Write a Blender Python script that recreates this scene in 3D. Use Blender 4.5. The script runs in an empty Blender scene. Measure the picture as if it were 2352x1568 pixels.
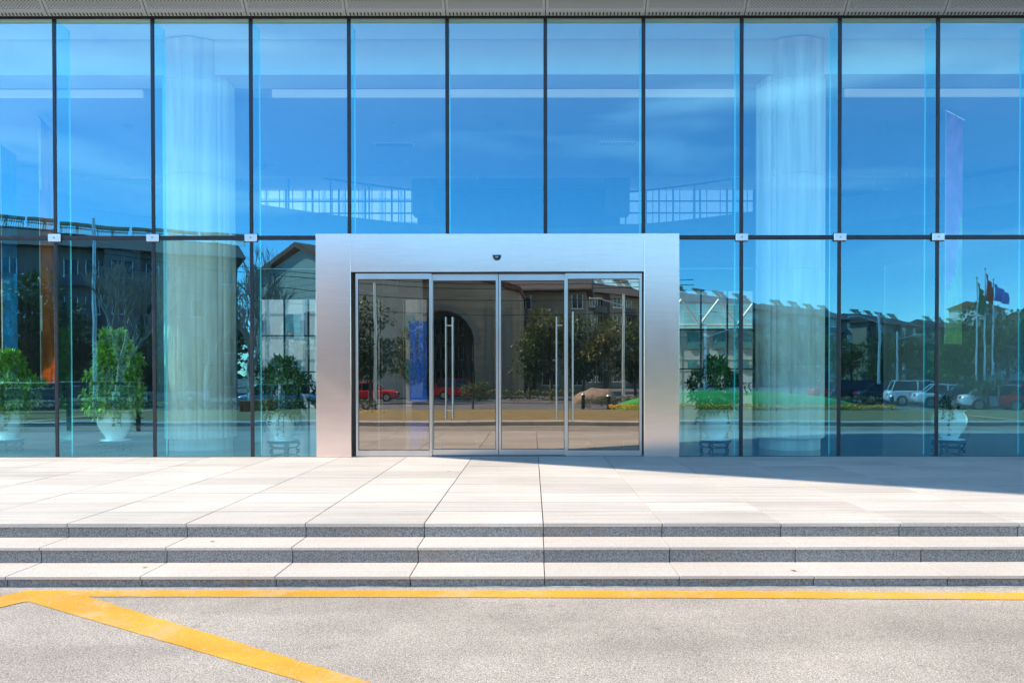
import bpy, bmesh, math, random
from mathutils import Vector, Matrix, noise
R = math.radians
PI = math.pi
sc = bpy.context.scene
col = sc.collection
rnd = random.Random(7)

# ------------------------------------------------------------------ camera, world, sun, exposure
CAM_Z = 1.573
FACE = 11.3            # distance of the glass facade
PZ = 0.331             # plaza level above the road
cd = bpy.data.cameras.new('camera'); cam = bpy.data.objects.new('camera', cd); col.objects.link(cam)
cam.location = (0, 0, CAM_Z)
cam.rotation_euler = (R(90 - 0.63), 0, 0)
cam.rotation_euler = (Matrix.Rotation(R(90 - 0.63), 3, 'X') @ Matrix.Rotation(R(-0.06), 3, 'Z')).to_euler()
cd.sensor_width = 36; cd.lens = 36 * 1700 / 2352
cd.shift_x = -0.0196; cd.shift_y = 0.0408
cd.clip_start = 0.05; cd.clip_end = 3000
sc.camera = cam

SUN_D = Vector((2.65, 0.55, -2.73)).normalized()      # travel direction of the sunlight
sun_el = math.asin(-SUN_D.z)
w = bpy.data.worlds.new('World'); sc.world = w; w.use_nodes = True
nt = w.node_tree; nt.nodes.clear()
sky = nt.nodes.new('ShaderNodeTexSky'); sky.sky_type = 'NISHITA'; sky.sun_disc = False
sky.sun_elevation = sun_el
sky.sun_rotation = math.atan2(-SUN_D.x, -SUN_D.y)
sky.altitude = 100; sky.air_density = 1.0; sky.dust_density = 0.0; sky.ozone_density = 3.0
hs = nt.nodes.new('ShaderNodeHueSaturation'); hs.inputs['Saturation'].default_value = 1.12
tc = nt.nodes.new('ShaderNodeTexCoord')
mp = nt.nodes.new('ShaderNodeMapping'); mp.inputs['Rotation'].default_value = (0.25, 0.55, 0.3); mp.inputs['Scale'].default_value = (1.2, 3.5, 9)
cn = nt.nodes.new('ShaderNodeTexNoise'); cn.inputs['Scale'].default_value = 1.3; cn.inputs['Detail'].default_value = 5; cn.inputs['Distortion'].default_value = 0.6
cr = nt.nodes.new('ShaderNodeValToRGB'); cr.color_ramp.elements[0].position = 0.53; cr.color_ramp.elements[1].position = 0.80
cr.color_ramp.elements[1].color = (0.5, 0.5, 0.5, 1)
mx = nt.nodes.new('ShaderNodeMix'); mx.data_type = 'RGBA'; mx.inputs[7].default_value = (5.5, 6.2, 7.2, 1)
bg = nt.nodes.new('ShaderNodeBackground'); bg.inputs['Strength'].default_value = 0.15
wo = nt.nodes.new('ShaderNodeOutputWorld')
L = nt.links.new
tn = nt.nodes.new('ShaderNodeMix'); tn.data_type = 'RGBA'; tn.blend_type = 'MULTIPLY'; tn.inputs[0].default_value = 1; tn.inputs[7].default_value = (0.62, 0.82, 0.90, 1)
L(sky.outputs[0], tn.inputs[6]); L(tn.outputs[2], hs.inputs['Color']); L(hs.outputs[0], mx.inputs[6]); L(tc.outputs['Generated'], mp.inputs[0]); L(mp.outputs[0], cn.inputs['Vector'])
L(cn.outputs[0], cr.inputs[0]); L(cr.outputs[0], mx.inputs[0]); L(mx.outputs[2], bg.inputs[0]); L(bg.outputs[0], wo.inputs[0])

sd = bpy.data.lights.new('sun', 'SUN'); sd.energy = 2.7; sd.angle = R(0.53); sd.color = (1.0, 0.912, 0.78)
so = bpy.data.objects.new('sun', sd); col.objects.link(so)
so.rotation_euler = SUN_D.to_track_quat('-Z', 'Y').to_euler(); so.location = (-20, -4, 20)
sc.view_settings.view_transform = 'Standard'; sc.view_settings.look = 'None'
sc.view_settings.exposure = 1.65; sc.view_settings.gamma = 1
sc.cycles.max_bounces = 10; sc.cycles.diffuse_bounces = 5; sc.cycles.glossy_bounces = 5
sc.cycles.transparent_max_bounces = 24; sc.cycles.transmission_bounces = 6
sc.cycles.sample_clamp_indirect = 4; sc.cycles.caustics_reflective = False; sc.cycles.caustics_refractive = False

# ------------------------------------------------------------------ materials
MATS = {}
def mat(name, color=(0.5, 0.5, 0.5), rough=0.6, metal=0.0, spec=0.5, var=0.12, vscale=3.0, bump=0.0, bscale=60.0, isl=0.0, stretch=None):
    if name in MATS: return MATS[name]
    m = bpy.data.materials.new(name); m.use_nodes = True; n = m.node_tree.nodes; l = m.node_tree.links.new
    b = n['Principled BSDF']
    b.inputs['Roughness'].default_value = rough; b.inputs['Metallic'].default_value = metal
    b.inputs['Specular IOR Level'].default_value = spec
    t = n.new('ShaderNodeTexCoord'); no = n.new('ShaderNodeTexNoise'); no.inputs['Scale'].default_value = vscale; no.inputs['Detail'].default_value = 5
    if stretch:
        mpn = n.new('ShaderNodeMapping'); mpn.inputs['Scale'].default_value = stretch
        l(t.outputs['Object'], mpn.inputs[0]); l(mpn.outputs[0], no.inputs['Vector'])
    else: l(t.outputs['Object'], no.inputs['Vector'])
    mr = n.new('ShaderNodeMapRange'); mr.inputs[1].default_value = 0.3; mr.inputs[2].default_value = 0.7
    mr.inputs[3].default_value = 1 - var; mr.inputs[4].default_value = 1 + var
    l(no.outputs[0], mr.inputs[0])
    val = mr.outputs[0]
    if isl:
        g = n.new('ShaderNodeNewGeometry'); mi = n.new('ShaderNodeMapRange'); mi.inputs[3].default_value = 1 - isl; mi.inputs[4].default_value = 1 + isl
        l(g.outputs['Random Per Island'], mi.inputs[0]); mu = n.new('ShaderNodeMath'); mu.operation = 'MULTIPLY'
        l(val, mu.inputs[0]); l(mi.outputs[0], mu.inputs[1]); val = mu.outputs[0]
    v = n.new('ShaderNodeVectorMath'); v.operation = 'SCALE'; v.inputs[0].default_value = color
    l(val, v.inputs['Scale']); l(v.outputs[0], b.inputs['Base Color'])
    if bump:
        bn = n.new('ShaderNodeTexNoise'); bn.inputs['Scale'].default_value = bscale; bn.inputs['Detail'].default_value = 3
        l(t.outputs['Object'], bn.inputs['Vector']); bu = n.new('ShaderNodeBump'); bu.inputs['Strength'].default_value = bump; bu.inputs['Distance'].default_value = 0.01
        l(bn.outputs[0], bu.inputs['Height']); l(bu.outputs[0], b.inputs['Normal'])
    MATS[name] = m; return m

def stone_mat(name, base, speck, isl=0.07, streak=0.1, speck_scale=220, rough=0.65, stain=0.0):
    m = bpy.data.materials.new(name); m.use_nodes = True; n = m.node_tree.nodes; l = m.node_tree.links.new
    b = n['Principled BSDF']; b.inputs['Roughness'].default_value = rough
    t = n.new('ShaderNodeTexCoord'); g = n.new('ShaderNodeNewGeometry')
    s = n.new('ShaderNodeTexNoise'); s.inputs['Scale'].default_value = speck_scale; s.inputs['Detail'].default_value = 3; s.inputs['Roughness'].default_value = 0.8
    l(t.outputs['Object'], s.inputs['Vector'])
    ms = n.new('ShaderNodeMapRange'); ms.inputs[1].default_value = 0.35; ms.inputs[2].default_value = 0.62; ms.inputs[3].default_value = 1 - speck; ms.inputs[4].default_value = 1 + speck * 0.25
    l(s.outputs[0], ms.inputs[0])
    mpn = n.new('ShaderNodeMapping'); mpn.inputs['Scale'].default_value = (0.5, 14, 14); l(t.outputs['Object'], mpn.inputs[0])
    st = n.new('ShaderNodeTexNoise'); st.inputs['Scale'].default_value = 1.6; st.inputs['Detail'].default_value = 6; st.inputs['Roughness'].default_value = 0.65; l(mpn.outputs[0], st.inputs['Vector'])
    mt = n.new('ShaderNodeMapRange'); mt.inputs[1].default_value = 0.3; mt.inputs[2].default_value = 0.55; mt.inputs[3].default_value = 1 - streak; mt.inputs[4].default_value = 1.03; l(st.outputs[0], mt.inputs[0])
    big = n.new('ShaderNodeTexNoise'); big.inputs['Scale'].default_value = 0.8; big.inputs['Detail'].default_value = 4; l(t.outputs['Object'], big.inputs['Vector'])
    mb = n.new('ShaderNodeMapRange'); mb.inputs[1].default_value = 0.3; mb.inputs[2].default_value = 0.7; mb.inputs[3].default_value = 0.9; mb.inputs[4].default_value = 1.05; l(big.outputs[0], mb.inputs[0])
    mi = n.new('ShaderNodeMapRange'); mi.inputs[3].default_value = 1 - isl; mi.inputs[4].default_value = 1 + isl; l(g.outputs['Random Per Island'], mi.inputs[0])
    cur = ms.outputs[0]
    for o in (mt, mb, mi):
        k = n.new('ShaderNodeMath'); k.operation = 'MULTIPLY'; l(cur, k.inputs[0]); l(o.outputs[0], k.inputs[1]); cur = k.outputs[0]
    v = n.new('ShaderNodeVectorMath'); v.operation = 'SCALE'; v.inputs[0].default_value = base; l(cur, v.inputs['Scale'])
    outc = v.outputs[0]
    if stain:
        sn = n.new('ShaderNodeTexNoise'); sn.inputs['Scale'].default_value = 1.1; sn.inputs['Detail'].default_value = 6; sn.inputs['Roughness'].default_value = 0.7; l(t.outputs['Object'], sn.inputs['Vector'])
        sr = n.new('ShaderNodeMapRange'); sr.inputs[1].default_value = 0.55; sr.inputs[2].default_value = 0.75; sr.inputs[4].default_value = stain; l(sn.outputs[0], sr.inputs[0])
        mm = n.new('ShaderNodeMix'); mm.data_type = 'RGBA'; mm.inputs[7].default_value = (base[0] * 0.85, base[1] * 0.62, base[2] * 0.4, 1)
        l(sr.outputs[0], mm.inputs[0]); l(outc, mm.inputs[6]); outc = mm.outputs[2]
    l(outc, b.inputs['Base Color'])
    bu = n.new('ShaderNodeBump'); bu.inputs['Strength'].default_value = 0.25; bu.inputs['Distance'].default_value = 0.004; l(s.outputs[0], bu.inputs['Height']); l(bu.outputs[0], b.inputs['Normal'])
    MATS[name] = m; return m

def asphalt_mat(name, yellow=False):
    m = bpy.data.materials.new(name); m.use_nodes = True; n = m.node_tree.nodes; l = m.node_tree.links.new
    b = n['Principled BSDF']; b.inputs['Roughness'].default_value = 0.85; b.inputs['Specular IOR Level'].default_value = 0.3
    t = n.new('ShaderNodeTexCoord')
    vo = n.new('ShaderNodeTexVoronoi'); vo.inputs['Scale'].default_value = 175; l(t.outputs['Object'], vo.inputs['Vector'])
    no = n.new('ShaderNodeTexNoise'); no.inputs['Scale'].default_value = 120; no.inputs['Detail'].default_value = 4; no.inputs['Roughness'].default_value = 0.75; l(t.outputs['Object'], no.inputs['Vector'])
    big = n.new('ShaderNodeTexNoise'); big.inputs['Scale'].default_value = 0.9; big.inputs['Detail'].default_value = 6; big.inputs['Roughness'].default_value = 0.6; l(t.outputs['Object'], big.inputs['Vector'])
    pit = n.new('ShaderNodeMapRange'); pit.inputs[1].default_value = 0.36; pit.inputs[2].default_value = 0.52; l(no.outputs[0], pit.inputs[0])
    cr = n.new('ShaderNodeValToRGB'); e = cr.color_ramp.elements
    sep = n.new('ShaderNodeSeparateColor'); l(vo.outputs['Color'], sep.inputs[0]); l(sep.outputs[0], cr.inputs[0])
    if yellow:
        e[0].color = (0.56, 0.265, 0.022, 1); e[1].color = (0.66, 0.34, 0.035, 1)
    else:
        e[0].color = (0.26, 0.222, 0.182, 1); e[1].color = (0.60, 0.515, 0.42, 1)
        x = e.new(0.5); x.color = (0.43, 0.365, 0.30, 1)
    mxp = n.new('ShaderNodeMix'); mxp.data_type = 'RGBA'; mxp.inputs[6].default_value = (0.10, 0.07, 0.05, 1) if yellow else (0.07, 0.065, 0.065, 1)
    if yellow: pit.inputs[1].default_value = 0.30; pit.inputs[2].default_value = 0.42
    l(pit.outputs[0], mxp.inputs[0]); l(cr.outputs[0], mxp.inputs[7])
    mb = n.new('ShaderNodeMapRange'); mb.inputs[1].default_value = 0.3; mb.inputs[2].default_value = 0.7; mb.inputs[3].default_value = 0.76; mb.inputs[4].default_value = 1.12; l(big.outputs[0], mb.inputs[0])
    tm = n.new('ShaderNodeMapping'); tm.inputs['Scale'].default_value = (0.10, 1.1, 1); tm.inputs['Rotation'].default_value = (0, 0, 0.12); l(t.outputs['Object'], tm.inputs[0])
    ty = n.new('ShaderNodeTexNoise'); ty.inputs['Scale'].default_value = 1.6; ty.inputs['Detail'].default_value = 4; l(tm.outputs[0], ty.inputs['Vector'])
    tr_ = n.new('ShaderNodeMapRange'); tr_.inputs[1].default_value = 0.35; tr_.inputs[2].default_value = 0.6; tr_.inputs[3].default_value = 0.86; tr_.inputs[4].default_value = 1.05; l(ty.outputs[0], tr_.inputs[0])
    so_ = n.new('ShaderNodeTexNoise'); so_.inputs['Scale'].default_value = 3.1; so_.inputs['Detail'].default_value = 3; l(t.outputs['Object'], so_.inputs['Vector'])
    sr_ = n.new('ShaderNodeMapRange'); sr_.inputs[1].default_value = 0.68; sr_.inputs[2].default_value = 0.76; sr_.inputs[3].default_value = 1.0; sr_.inputs[4].default_value = 0.72; l(so_.outputs[0], sr_.inputs[0])
    p1 = n.new('ShaderNodeMath'); p1.operation = 'MULTIPLY'; l(mb.outputs[0], p1.inputs[0]); l(tr_.outputs[0], p1.inputs[1])
    p2 = n.new('ShaderNodeMath'); p2.operation = 'MULTIPLY'; l(p1.outputs[0], p2.inputs[0]); l(sr_.outputs[0], p2.inputs[1])
    v = n.new('ShaderNodeVectorMath'); v.operation = 'SCALE'; l(mxp.outputs[2], v.inputs[0]); l(p2.outputs[0], v.inputs['Scale'])
    out = v.outputs[0]
    if yellow:      # patches where the paint has worn to a paler, browner tone
        w2 = n.new('ShaderNodeTexNoise'); w2.inputs['Scale'].default_value = 2.3; w2.inputs['Detail'].default_value = 8; w2.inputs['Roughness'].default_value = 0.75; l(t.outputs['Object'], w2.inputs['Vector'])
        wr = n.new('ShaderNodeMapRange'); wr.inputs[1].default_value = 0.50; wr.inputs[2].default_value = 0.68; wr.inputs[4].default_value = 0.85; l(w2.outputs[0], wr.inputs[0])
        m2 = n.new('ShaderNodeMix'); m2.data_type = 'RGBA'; m2.inputs[7].default_value = (0.58, 0.33, 0.12, 1); l(wr.outputs[0], m2.inputs[0]); l(out, m2.inputs[6]); out = m2.outputs[2]
        f1 = n.new('ShaderNodeTexNoise'); f1.inputs['Scale'].default_value = 38; f1.inputs['Detail'].default_value = 5; f1.inputs['Roughness'].default_value = 0.8; l(t.outputs['Object'], f1.inputs['Vector'])
        fa = n.new('ShaderNodeMath'); fa.operation = 'ADD'; l(f1.outputs[0], fa.inputs[0]); fb = n.new('ShaderNodeMath'); fb.operation = 'MULTIPLY'; fb.inputs[1].default_value = 0.45; l(w2.outputs[0], fb.inputs[0]); l(fb.outputs[0], fa.inputs[1])
        fm = n.new('ShaderNodeMapRange'); fm.inputs[1].default_value = 0.79; fm.inputs[2].default_value = 0.87; l(fa.outputs[0], fm.inputs[0])
        m3 = n.new('ShaderNodeMix'); m3.data_type = 'RGBA'; m3.inputs[7].default_value = (0.38, 0.31, 0.23, 1); l(fm.outputs[0], m3.inputs[0]); l(out, m3.inputs[6]); out = m3.outputs[2]
    l(out, b.inputs['Base Color'])
    bu = n.new('ShaderNodeBump'); bu.inputs['Strength'].default_value = 0.6; bu.inputs['Distance'].default_value = 0.006; l(no.outputs[0], bu.inputs['Height']); l(bu.outputs[0], b.inputs['Normal'])
    MATS[name] = m; return m

def glass_mat(name, tint, refl, refl_tint, rough=0.0, wave=0.0, wscale=0.7):
    m = bpy.data.materials.new(name); m.use_nodes = True; n = m.node_tree.nodes; l = m.node_tree.links.new
    n.remove(n['Principled BSDF']); out = n['Material Output']
    tr = n.new('ShaderNodeBsdfTransparent'); tr.inputs[0].default_value = (*tint, 1)
    gl = n.new('ShaderNodeBsdfGlossy'); gl.inputs['Color'].default_value = (*refl_tint, 1); gl.inputs['Roughness'].default_value = rough
    gl.inputs['Color'].default_value = (refl_tint[0] * refl, refl_tint[1] * refl, refl_tint[2] * refl, 1)
    mx = n.new('ShaderNodeAddShader'); l(tr.outputs[0], mx.inputs[0]); l(gl.outputs[0], mx.inputs[1]); l(mx.outputs[0], out.inputs[0])
    if wave:       # thin film of dust with faint vertical rain streaks
        t2 = n.new('ShaderNodeTexCoord'); ma = n.new('ShaderNodeMapping'); ma.inputs['Scale'].default_value = (14, 1, 0.5); l(t2.outputs['Object'], ma.inputs[0])
        d1 = n.new('ShaderNodeTexNoise'); d1.inputs['Scale'].default_value = 1.5; d1.inputs['Detail'].default_value = 7; d1.inputs['Roughness'].default_value = 0.7; l(ma.outputs[0], d1.inputs['Vector'])
        d2 = n.new('ShaderNodeMapRange'); d2.inputs[1].default_value = 0.45; d2.inputs[2].default_value = 0.75; d2.inputs[3].default_value = 0.001; d2.inputs[4].default_value = 0.016; l(d1.outputs[0], d2.inputs[0])
        df = n.new('ShaderNodeBsdfDiffuse'); l(d2.outputs[0], df.inputs[0]); m4 = n.new('ShaderNodeAddShader'); l(mx.outputs[0], m4.inputs[0]); l(df.outputs[0], m4.inputs[1]); l(m4.outputs[0], out.inputs[0])
    if wave:
        t = n.new('ShaderNodeTexCoord'); no = n.new('ShaderNodeTexNoise'); no.inputs['Scale'].default_value = wscale; no.inputs['Detail'].default_value = 2; l(t.outputs['Object'], no.inputs['Vector'])
        bu = n.new('ShaderNodeBump'); bu.inputs['Strength'].default_value = 1; bu.inputs['Distance'].default_value = wave
        l(no.outputs[0], bu.inputs['Height']); l(bu.outputs[0], gl.inputs['Normal'])
    MATS[name] = m; return m

def dots_mat(name):
    m = bpy.data.materials.new(name); m.use_nodes = True; n = m.node_tree.nodes; l = m.node_tree.links.new
    b = n['Principled BSDF']; b.inputs['Base Color'].default_value = (0.36, 0.355, 0.33, 1); b.inputs['Roughness'].default_value = 0.5; b.inputs['Metallic'].default_value = 0.3
    u = n.new('ShaderNodeUVMap'); s = n.new('ShaderNodeSeparateXYZ'); l(u.outputs[0], s.inputs[0])
    def M(op, a, bb=None, c=None):
        k = n.new('ShaderNodeMath'); k.operation = op
        for i, q in enumerate((a, bb, c)):
            if q is None: continue
            if isinstance(q, (int, float)): k.inputs[i].default_value = q
            else: l(q, k.inputs[i])
        return k.outputs[0]
    p = 0.054
    vy = M('DIVIDE', s.outputs[1], 0.0178)
    row = M('FLOOR', vy); fy = M('SUBTRACT', M('SUBTRACT', vy, row), 0.5)
    off = M('MULTIPLY', M('MODULO', row, 2.0), 0.5)
    ux = M('ADD', M('DIVIDE', s.outputs[0], p), off)
    fx = M('SUBTRACT', M('FRACT', ux), 0.5)
    d = M('SQRT', M('ADD', M('POWER', M('MULTIPLY', fx, p), 2), M('POWER', M('MULTIPLY', fy, 0.0178), 2)))
    hole = M('LESS_THAN', d, 0.0098)
    # keep a plain border round each panel
    inx = M('MULTIPLY', M('GREATER_THAN', s.outputs[0], 0.04), M('LESS_THAN', s.outputs[0], 1.44))
    iny = M('GREATER_THAN', s.outputs[1], 0.05)
    hole = M('MULTIPLY', hole, M('MULTIPLY', inx, iny))
    tr = n.new('ShaderNodeBsdfTransparent'); mx = n.new('ShaderNodeMixShader'); l(hole, mx.inputs[0]); l(b.outputs[0], mx.inputs[1]); l(tr.outputs[0], mx.inputs[2])
    l(mx.outputs[0], n['Material Output'].inputs[0]); MATS[name] = m; return m

def leaf_mat(name, c1, c2, trans=0.25):
    m = bpy.data.materials.new(name); m.use_nodes = True; n = m.node_tree.nodes; l = m.node_tree.links.new
    b = n['Principled BSDF']; b.inputs['Roughness'].default_value = 0.45
    g = n.new('ShaderNodeNewGeometry'); cr = n.new('ShaderNodeValToRGB'); cr.color_ramp.elements[0].color = (*c1, 1); cr.color_ramp.elements[1].color = (*c2, 1)
    l(g.outputs['Random Per Island'], cr.inputs[0]); l(cr.outputs[0], b.inputs['Base Color'])
    t = n.new('ShaderNodeBsdfTranslucent'); l(cr.outputs[0], t.inputs[0]); mx = n.new('ShaderNodeMixShader'); mx.inputs[0].default_value = trans
    l(b.outputs[0], mx.inputs[1]); l(t.outputs[0], mx.inputs[2]); l(mx.outputs[0], n['Material Output'].inputs[0]); MATS[name] = m; return m

M_slab = stone_mat('light_granite', (0.56, 0.495, 0.43), 0.26, isl=0.10, streak=0.26, stain=0.22, speck_scale=150)
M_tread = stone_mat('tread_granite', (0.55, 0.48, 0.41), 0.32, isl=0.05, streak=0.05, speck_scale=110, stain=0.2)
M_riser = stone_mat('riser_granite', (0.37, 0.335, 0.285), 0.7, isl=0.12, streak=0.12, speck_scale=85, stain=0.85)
M_joint = mat('joint_grime', (0.06, 0.042, 0.03), 0.9)
M_asph = asphalt_mat('asphalt'); M_yel = asphalt_mat('road_paint', True)
M_glass = glass_mat('facade_glass', (0.86, 0.86, 0.79), 0.32, (0.26, 0.73, 0.96), 0.0, 0.0010, 0.8)
glass_mat('side_glass', (0.9, 0.95, 0.94), 0.10, (0.55, 0.93, 1.0))
M_gedge = glass_mat('glass_edge', (0.80, 0.97, 0.94), 0.0, (1, 1, 1))
M_fin = glass_mat('fin_glass', (0.60, 0.88, 0.96), 0.10, (0.7, 0.95, 1.0))
M_finedge = mat('fin_edge', (0.35, 0.75, 0.68), 0.25, var=0.05)
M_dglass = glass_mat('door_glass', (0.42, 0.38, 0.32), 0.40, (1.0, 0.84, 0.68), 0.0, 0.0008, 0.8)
M_mull = mat('dark_mullion', (0.022, 0.020, 0.022), 0.4, var=0.3, vscale=8)
M_rust = mat('rubber_seal', (0.05, 0.035, 0.03), 0.8)
M_alu = mat('aluminium', (0.66, 0.62, 0.58), 0.28, 0.9, var=0.05)
M_steel = mat('brushed_steel', (0.90, 0.71, 0.62), 0.21, 0.84, var=0.05, vscale=2, stretch=(1, 1, 30))
_n = M_steel.node_tree.nodes; _l = M_steel.node_tree.links.new
_t = _n.new('ShaderNodeTexCoord'); _m = _n.new('ShaderNodeMapping'); _m.inputs['Scale'].default_value = (9, 1, 1.2); _l(_t.outputs['Object'], _m.inputs[0])
_q = _n.new('ShaderNodeTexNoise'); _q.inputs['Scale'].default_value = 1.3; _q.inputs['Detail'].default_value = 8; _q.inputs['Roughness'].default_value = 0.75; _l(_m.outputs[0], _q.inputs['Vector'])
_r = _n.new('ShaderNodeMapRange'); _r.inputs[1].default_value = 0.35; _r.inputs[2].default_value = 0.7; _r.inputs[3].default_value = 0.19; _r.inputs[4].default_value = 0.225; _l(_q.outputs[0], _r.inputs[0]); _l(_r.outputs[0], _n['Principled BSDF'].inputs['Roughness'])
M_plate = mat('clamp_steel', (0.78, 0.77, 0.76), 0.4, 0.8, var=0.06)
M_black = mat('black_plastic', (0.015, 0.015, 0.017), 0.25)
M_white = mat('white_plaster', (0.80, 0.80, 0.78), 0.7, var=0.02)
M_ceil = mat('ceiling_paint', (0.60, 0.61, 0.62), 0.7, var=0.02)
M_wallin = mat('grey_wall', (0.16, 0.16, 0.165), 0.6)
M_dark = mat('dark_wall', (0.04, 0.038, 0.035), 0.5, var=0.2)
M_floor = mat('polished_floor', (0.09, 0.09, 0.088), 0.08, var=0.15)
M_colm = mat('column_stone', (0.78, 0.70, 0.62), 0.6, var=0.17, vscale=1.0, stretch=(7, 7, .5))
M_perf = dots_mat('perforated_metal')
M_fascia = mat('metal_panel', (0.36, 0.355, 0.33), 0.5, 0.3, var=0.06)
M_light = mat('pale_metal_panel', (0.62, 0.61, 0.58), 0.5, var=0.04)
M_back = mat('dark_backing', (0.02, 0.014, 0.014), 0.9)
M_urn = mat('white_glaze', (0.90, 0.92, 0.91), 0.12, var=0.02)
M_wood = mat('dark_wood', (0.012, 0.008, 0.006), 0.65, spec=0.15, var=0.3)
M_leaf = leaf_mat('bright_leaf', (0.10, 0.26, 0.015), (0.42, 0.65, 0.06))
M_leafd = leaf_mat('dark_leaf', (0.02, 0.06, 0.012), (0.07, 0.15, 0.03))
M_tree = leaf_mat('tree_leaf', (0.025, 0.06, 0.015), (0.12, 0.19, 0.045))
M_tree2 = leaf_mat('olive_leaf', (0.06, 0.08, 0.016), (0.22, 0.22, 0.055))
M_tree3 = leaf_mat('green_leaf', (0.04, 0.11, 0.016), (0.16, 0.34, 0.04))
M_bark = mat('bark', (0.16, 0.13, 0.10), 0.9, var=0.3)
M_lime = mat('lime_wash', (0.7, 0.7, 0.66), 0.9)
M_fr = leaf_mat('red_flag', (.9, .02, .03), (.9, .02, .03), .55); M_fg = leaf_mat('green_flag', (.02, .5, .25), (.02, .5, .25), .55); M_fb = leaf_mat('blue_flag', (.12, .4, .9), (.12, .4, .9), .55)
M_red = mat('red_fabric', (0.9, 0.02, 0.03), 0.7); M_green = mat('green_fabric', (0.02, 0.45, 0.22), 0.7); M_bluef = mat('blue_fabric', (0.10, 0.35, 0.85), 0.7)

NR = []
# ------------------------------------------------------------------ mesh helpers
def link(name, me, m, parent=None):
    o = bpy.data.objects.new(name, me); col.objects.link(o)
    if m is not None and not me.materials:
        for q in (m if isinstance(m, (list, tuple)) else [m]): me.materials.append(q)
    if parent: o.parent = parent
    return o
def smooth(me, ang=35):
    for p in me.polygons: p.use_smooth = True
    try: me.set_sharp_from_angle(angle=R(ang))
    except Exception: pass
def done(bm, name, m, parent=None, sm=None):
    bmesh.ops.recalc_face_normals(bm, faces=bm.faces) if not any(q is bm for q in NR) else None
    me = bpy.data.meshes.new(name); bm.to_mesh(me); bm.free()
    if sm: smooth(me, sm)
    return link(name, me, m, parent)
def new(): return bmesh.new()
def box(bm, x0, x1, y0, y1, z0, z1, mi=0, bev=0, M=None):
    vs = [bm.verts.new(p) for p in ((x0, y0, z0), (x1, y0, z0), (x1, y1, z0), (x0, y1, z0), (x0, y0, z1), (x1, y0, z1), (x1, y1, z1), (x0, y1, z1))]
    if M is not None:
        for v in vs: v.co = M @ v.co
    fs = [bm.faces.new([vs[i] for i in f]) for f in ((0, 3, 2, 1), (4, 5, 6, 7), (0, 1, 5, 4), (1, 2, 6, 5), (2, 3, 7, 6), (3, 0, 4, 7))]
    for f in fs: f.material_index = mi
    if bev:
        es = set(e for f in fs for e in f.edges)
        bmesh.ops.bevel(bm, geom=list(es), offset=bev, segments=1, affect='EDGES', clamp_overlap=True)
    return fs
def tube(bm, pts, r, n=8, mi=0, cap=True):
    rings = []; N = len(pts); rs = r if isinstance(r, (list, tuple)) else [r] * N
    pts = [Vector(p) for p in pts]
    for i, p in enumerate(pts):
        d = (pts[min(i + 1, N - 1)] - pts[max(i - 1, 0)]).normalized()
        a = Vector((0, 0, 1)) if abs(d.z) < 0.9 else Vector((1, 0, 0))
        u = d.cross(a).normalized(); v = d.cross(u)
        rings.append([bm.verts.new(p + (u * math.cos(2 * PI * k / n) + v * math.sin(2 * PI * k / n)) * rs[i]) for k in range(n)])
    for a, b in zip(rings, rings[1:]):
        for k in range(n):
            bm.faces.new((a[k], a[(k + 1) % n], b[(k + 1) % n], b[k])).material_index = mi
    if cap:
        bm.faces.new(rings[0][::-1]).material_index = mi; bm.faces.new(rings[-1]).material_index = mi
def lathe(bm, prof, n=24, c=(0, 0, 0), mi=0):
    rings = [[bm.verts.new((c[0] + r * math.cos(2 * PI * k / n), c[1] + r * math.sin(2 * PI * k / n), c[2] + z)) for k in range(n)] for r, z in prof]
    for a, b in zip(rings, rings[1:]):
        for k in range(n): bm.faces.new((a[k], a[(k + 1) % n], b[(k + 1) % n], b[k])).material_index = mi
    bm.faces.new(rings[0][::-1]).material_index = mi; bm.faces.new(rings[-1]).material_index = mi
def prism(bm, pts, off, mi=0):
    """closed prism: polygon pts (3D) extruded by vector off"""
    off = Vector(off); a = [bm.verts.new(p) for p in pts]; b = [bm.verts.new(Vector(p) + off) for p in pts]; n = len(a)
    bm.faces.new(a).material_index = mi; bm.faces.new(b[::-1]).material_index = mi
    for k in range(n): bm.faces.new((a[k], b[k], b[(k + 1) % n], a[(k + 1) % n])).material_index = mi
def tag(o, label=None, cat=None, group=None, kind=None):
    if label: o['label'] = label
    if cat: o['category'] = cat
    if group: o['group'] = group
    if kind: o['kind'] = kind
    return o
def thing(name, label, cat, loc=(0, 0, 0), rz=0, group=None):
    o = bpy.data.objects.new(name, None); col.objects.link(o); o.location = loc; o.rotation_euler = (0, 0, rz)
    return tag(o, label, cat, group)
def copy_tree(o, parent=None):
    c = o.copy(); col.objects.link(c)
    if parent: c.parent = parent
    for ch in list(o.children): copy_tree(ch, c)
    return c

# ------------------------------------------------------------------ ground, road, markings, plaza, steps
bm = new(); box(bm, -900, 900, -1500, 400, -1.0, -0.42); tag(done(bm, 'ground', mat('ground_soil', (0.16, 0.15, 0.13), 0.9, var=0.2, vscale=0.2)), kind='structure')
bm = new(); box(bm, -60, 60, -0.45, 6.6, -0.4, 0.0); tag(done(bm, 'road', M_asph), kind='structure')
bm = new(); box(bm, -120, 200, -40, -12.2, -0.42, -0.378); tag(done(bm, 'car_park_road', mat('far_asphalt', (0.15, 0.15, 0.15), 0.8, var=0.15, vscale=0.6)), kind='structure')

def quad_sheet(bm, a, b, c, d, z0, z1):
    prism(bm, [(p[0], p[1], z0) for p in (a, b, c, d)], (0, 0, z1 - z0))
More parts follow.
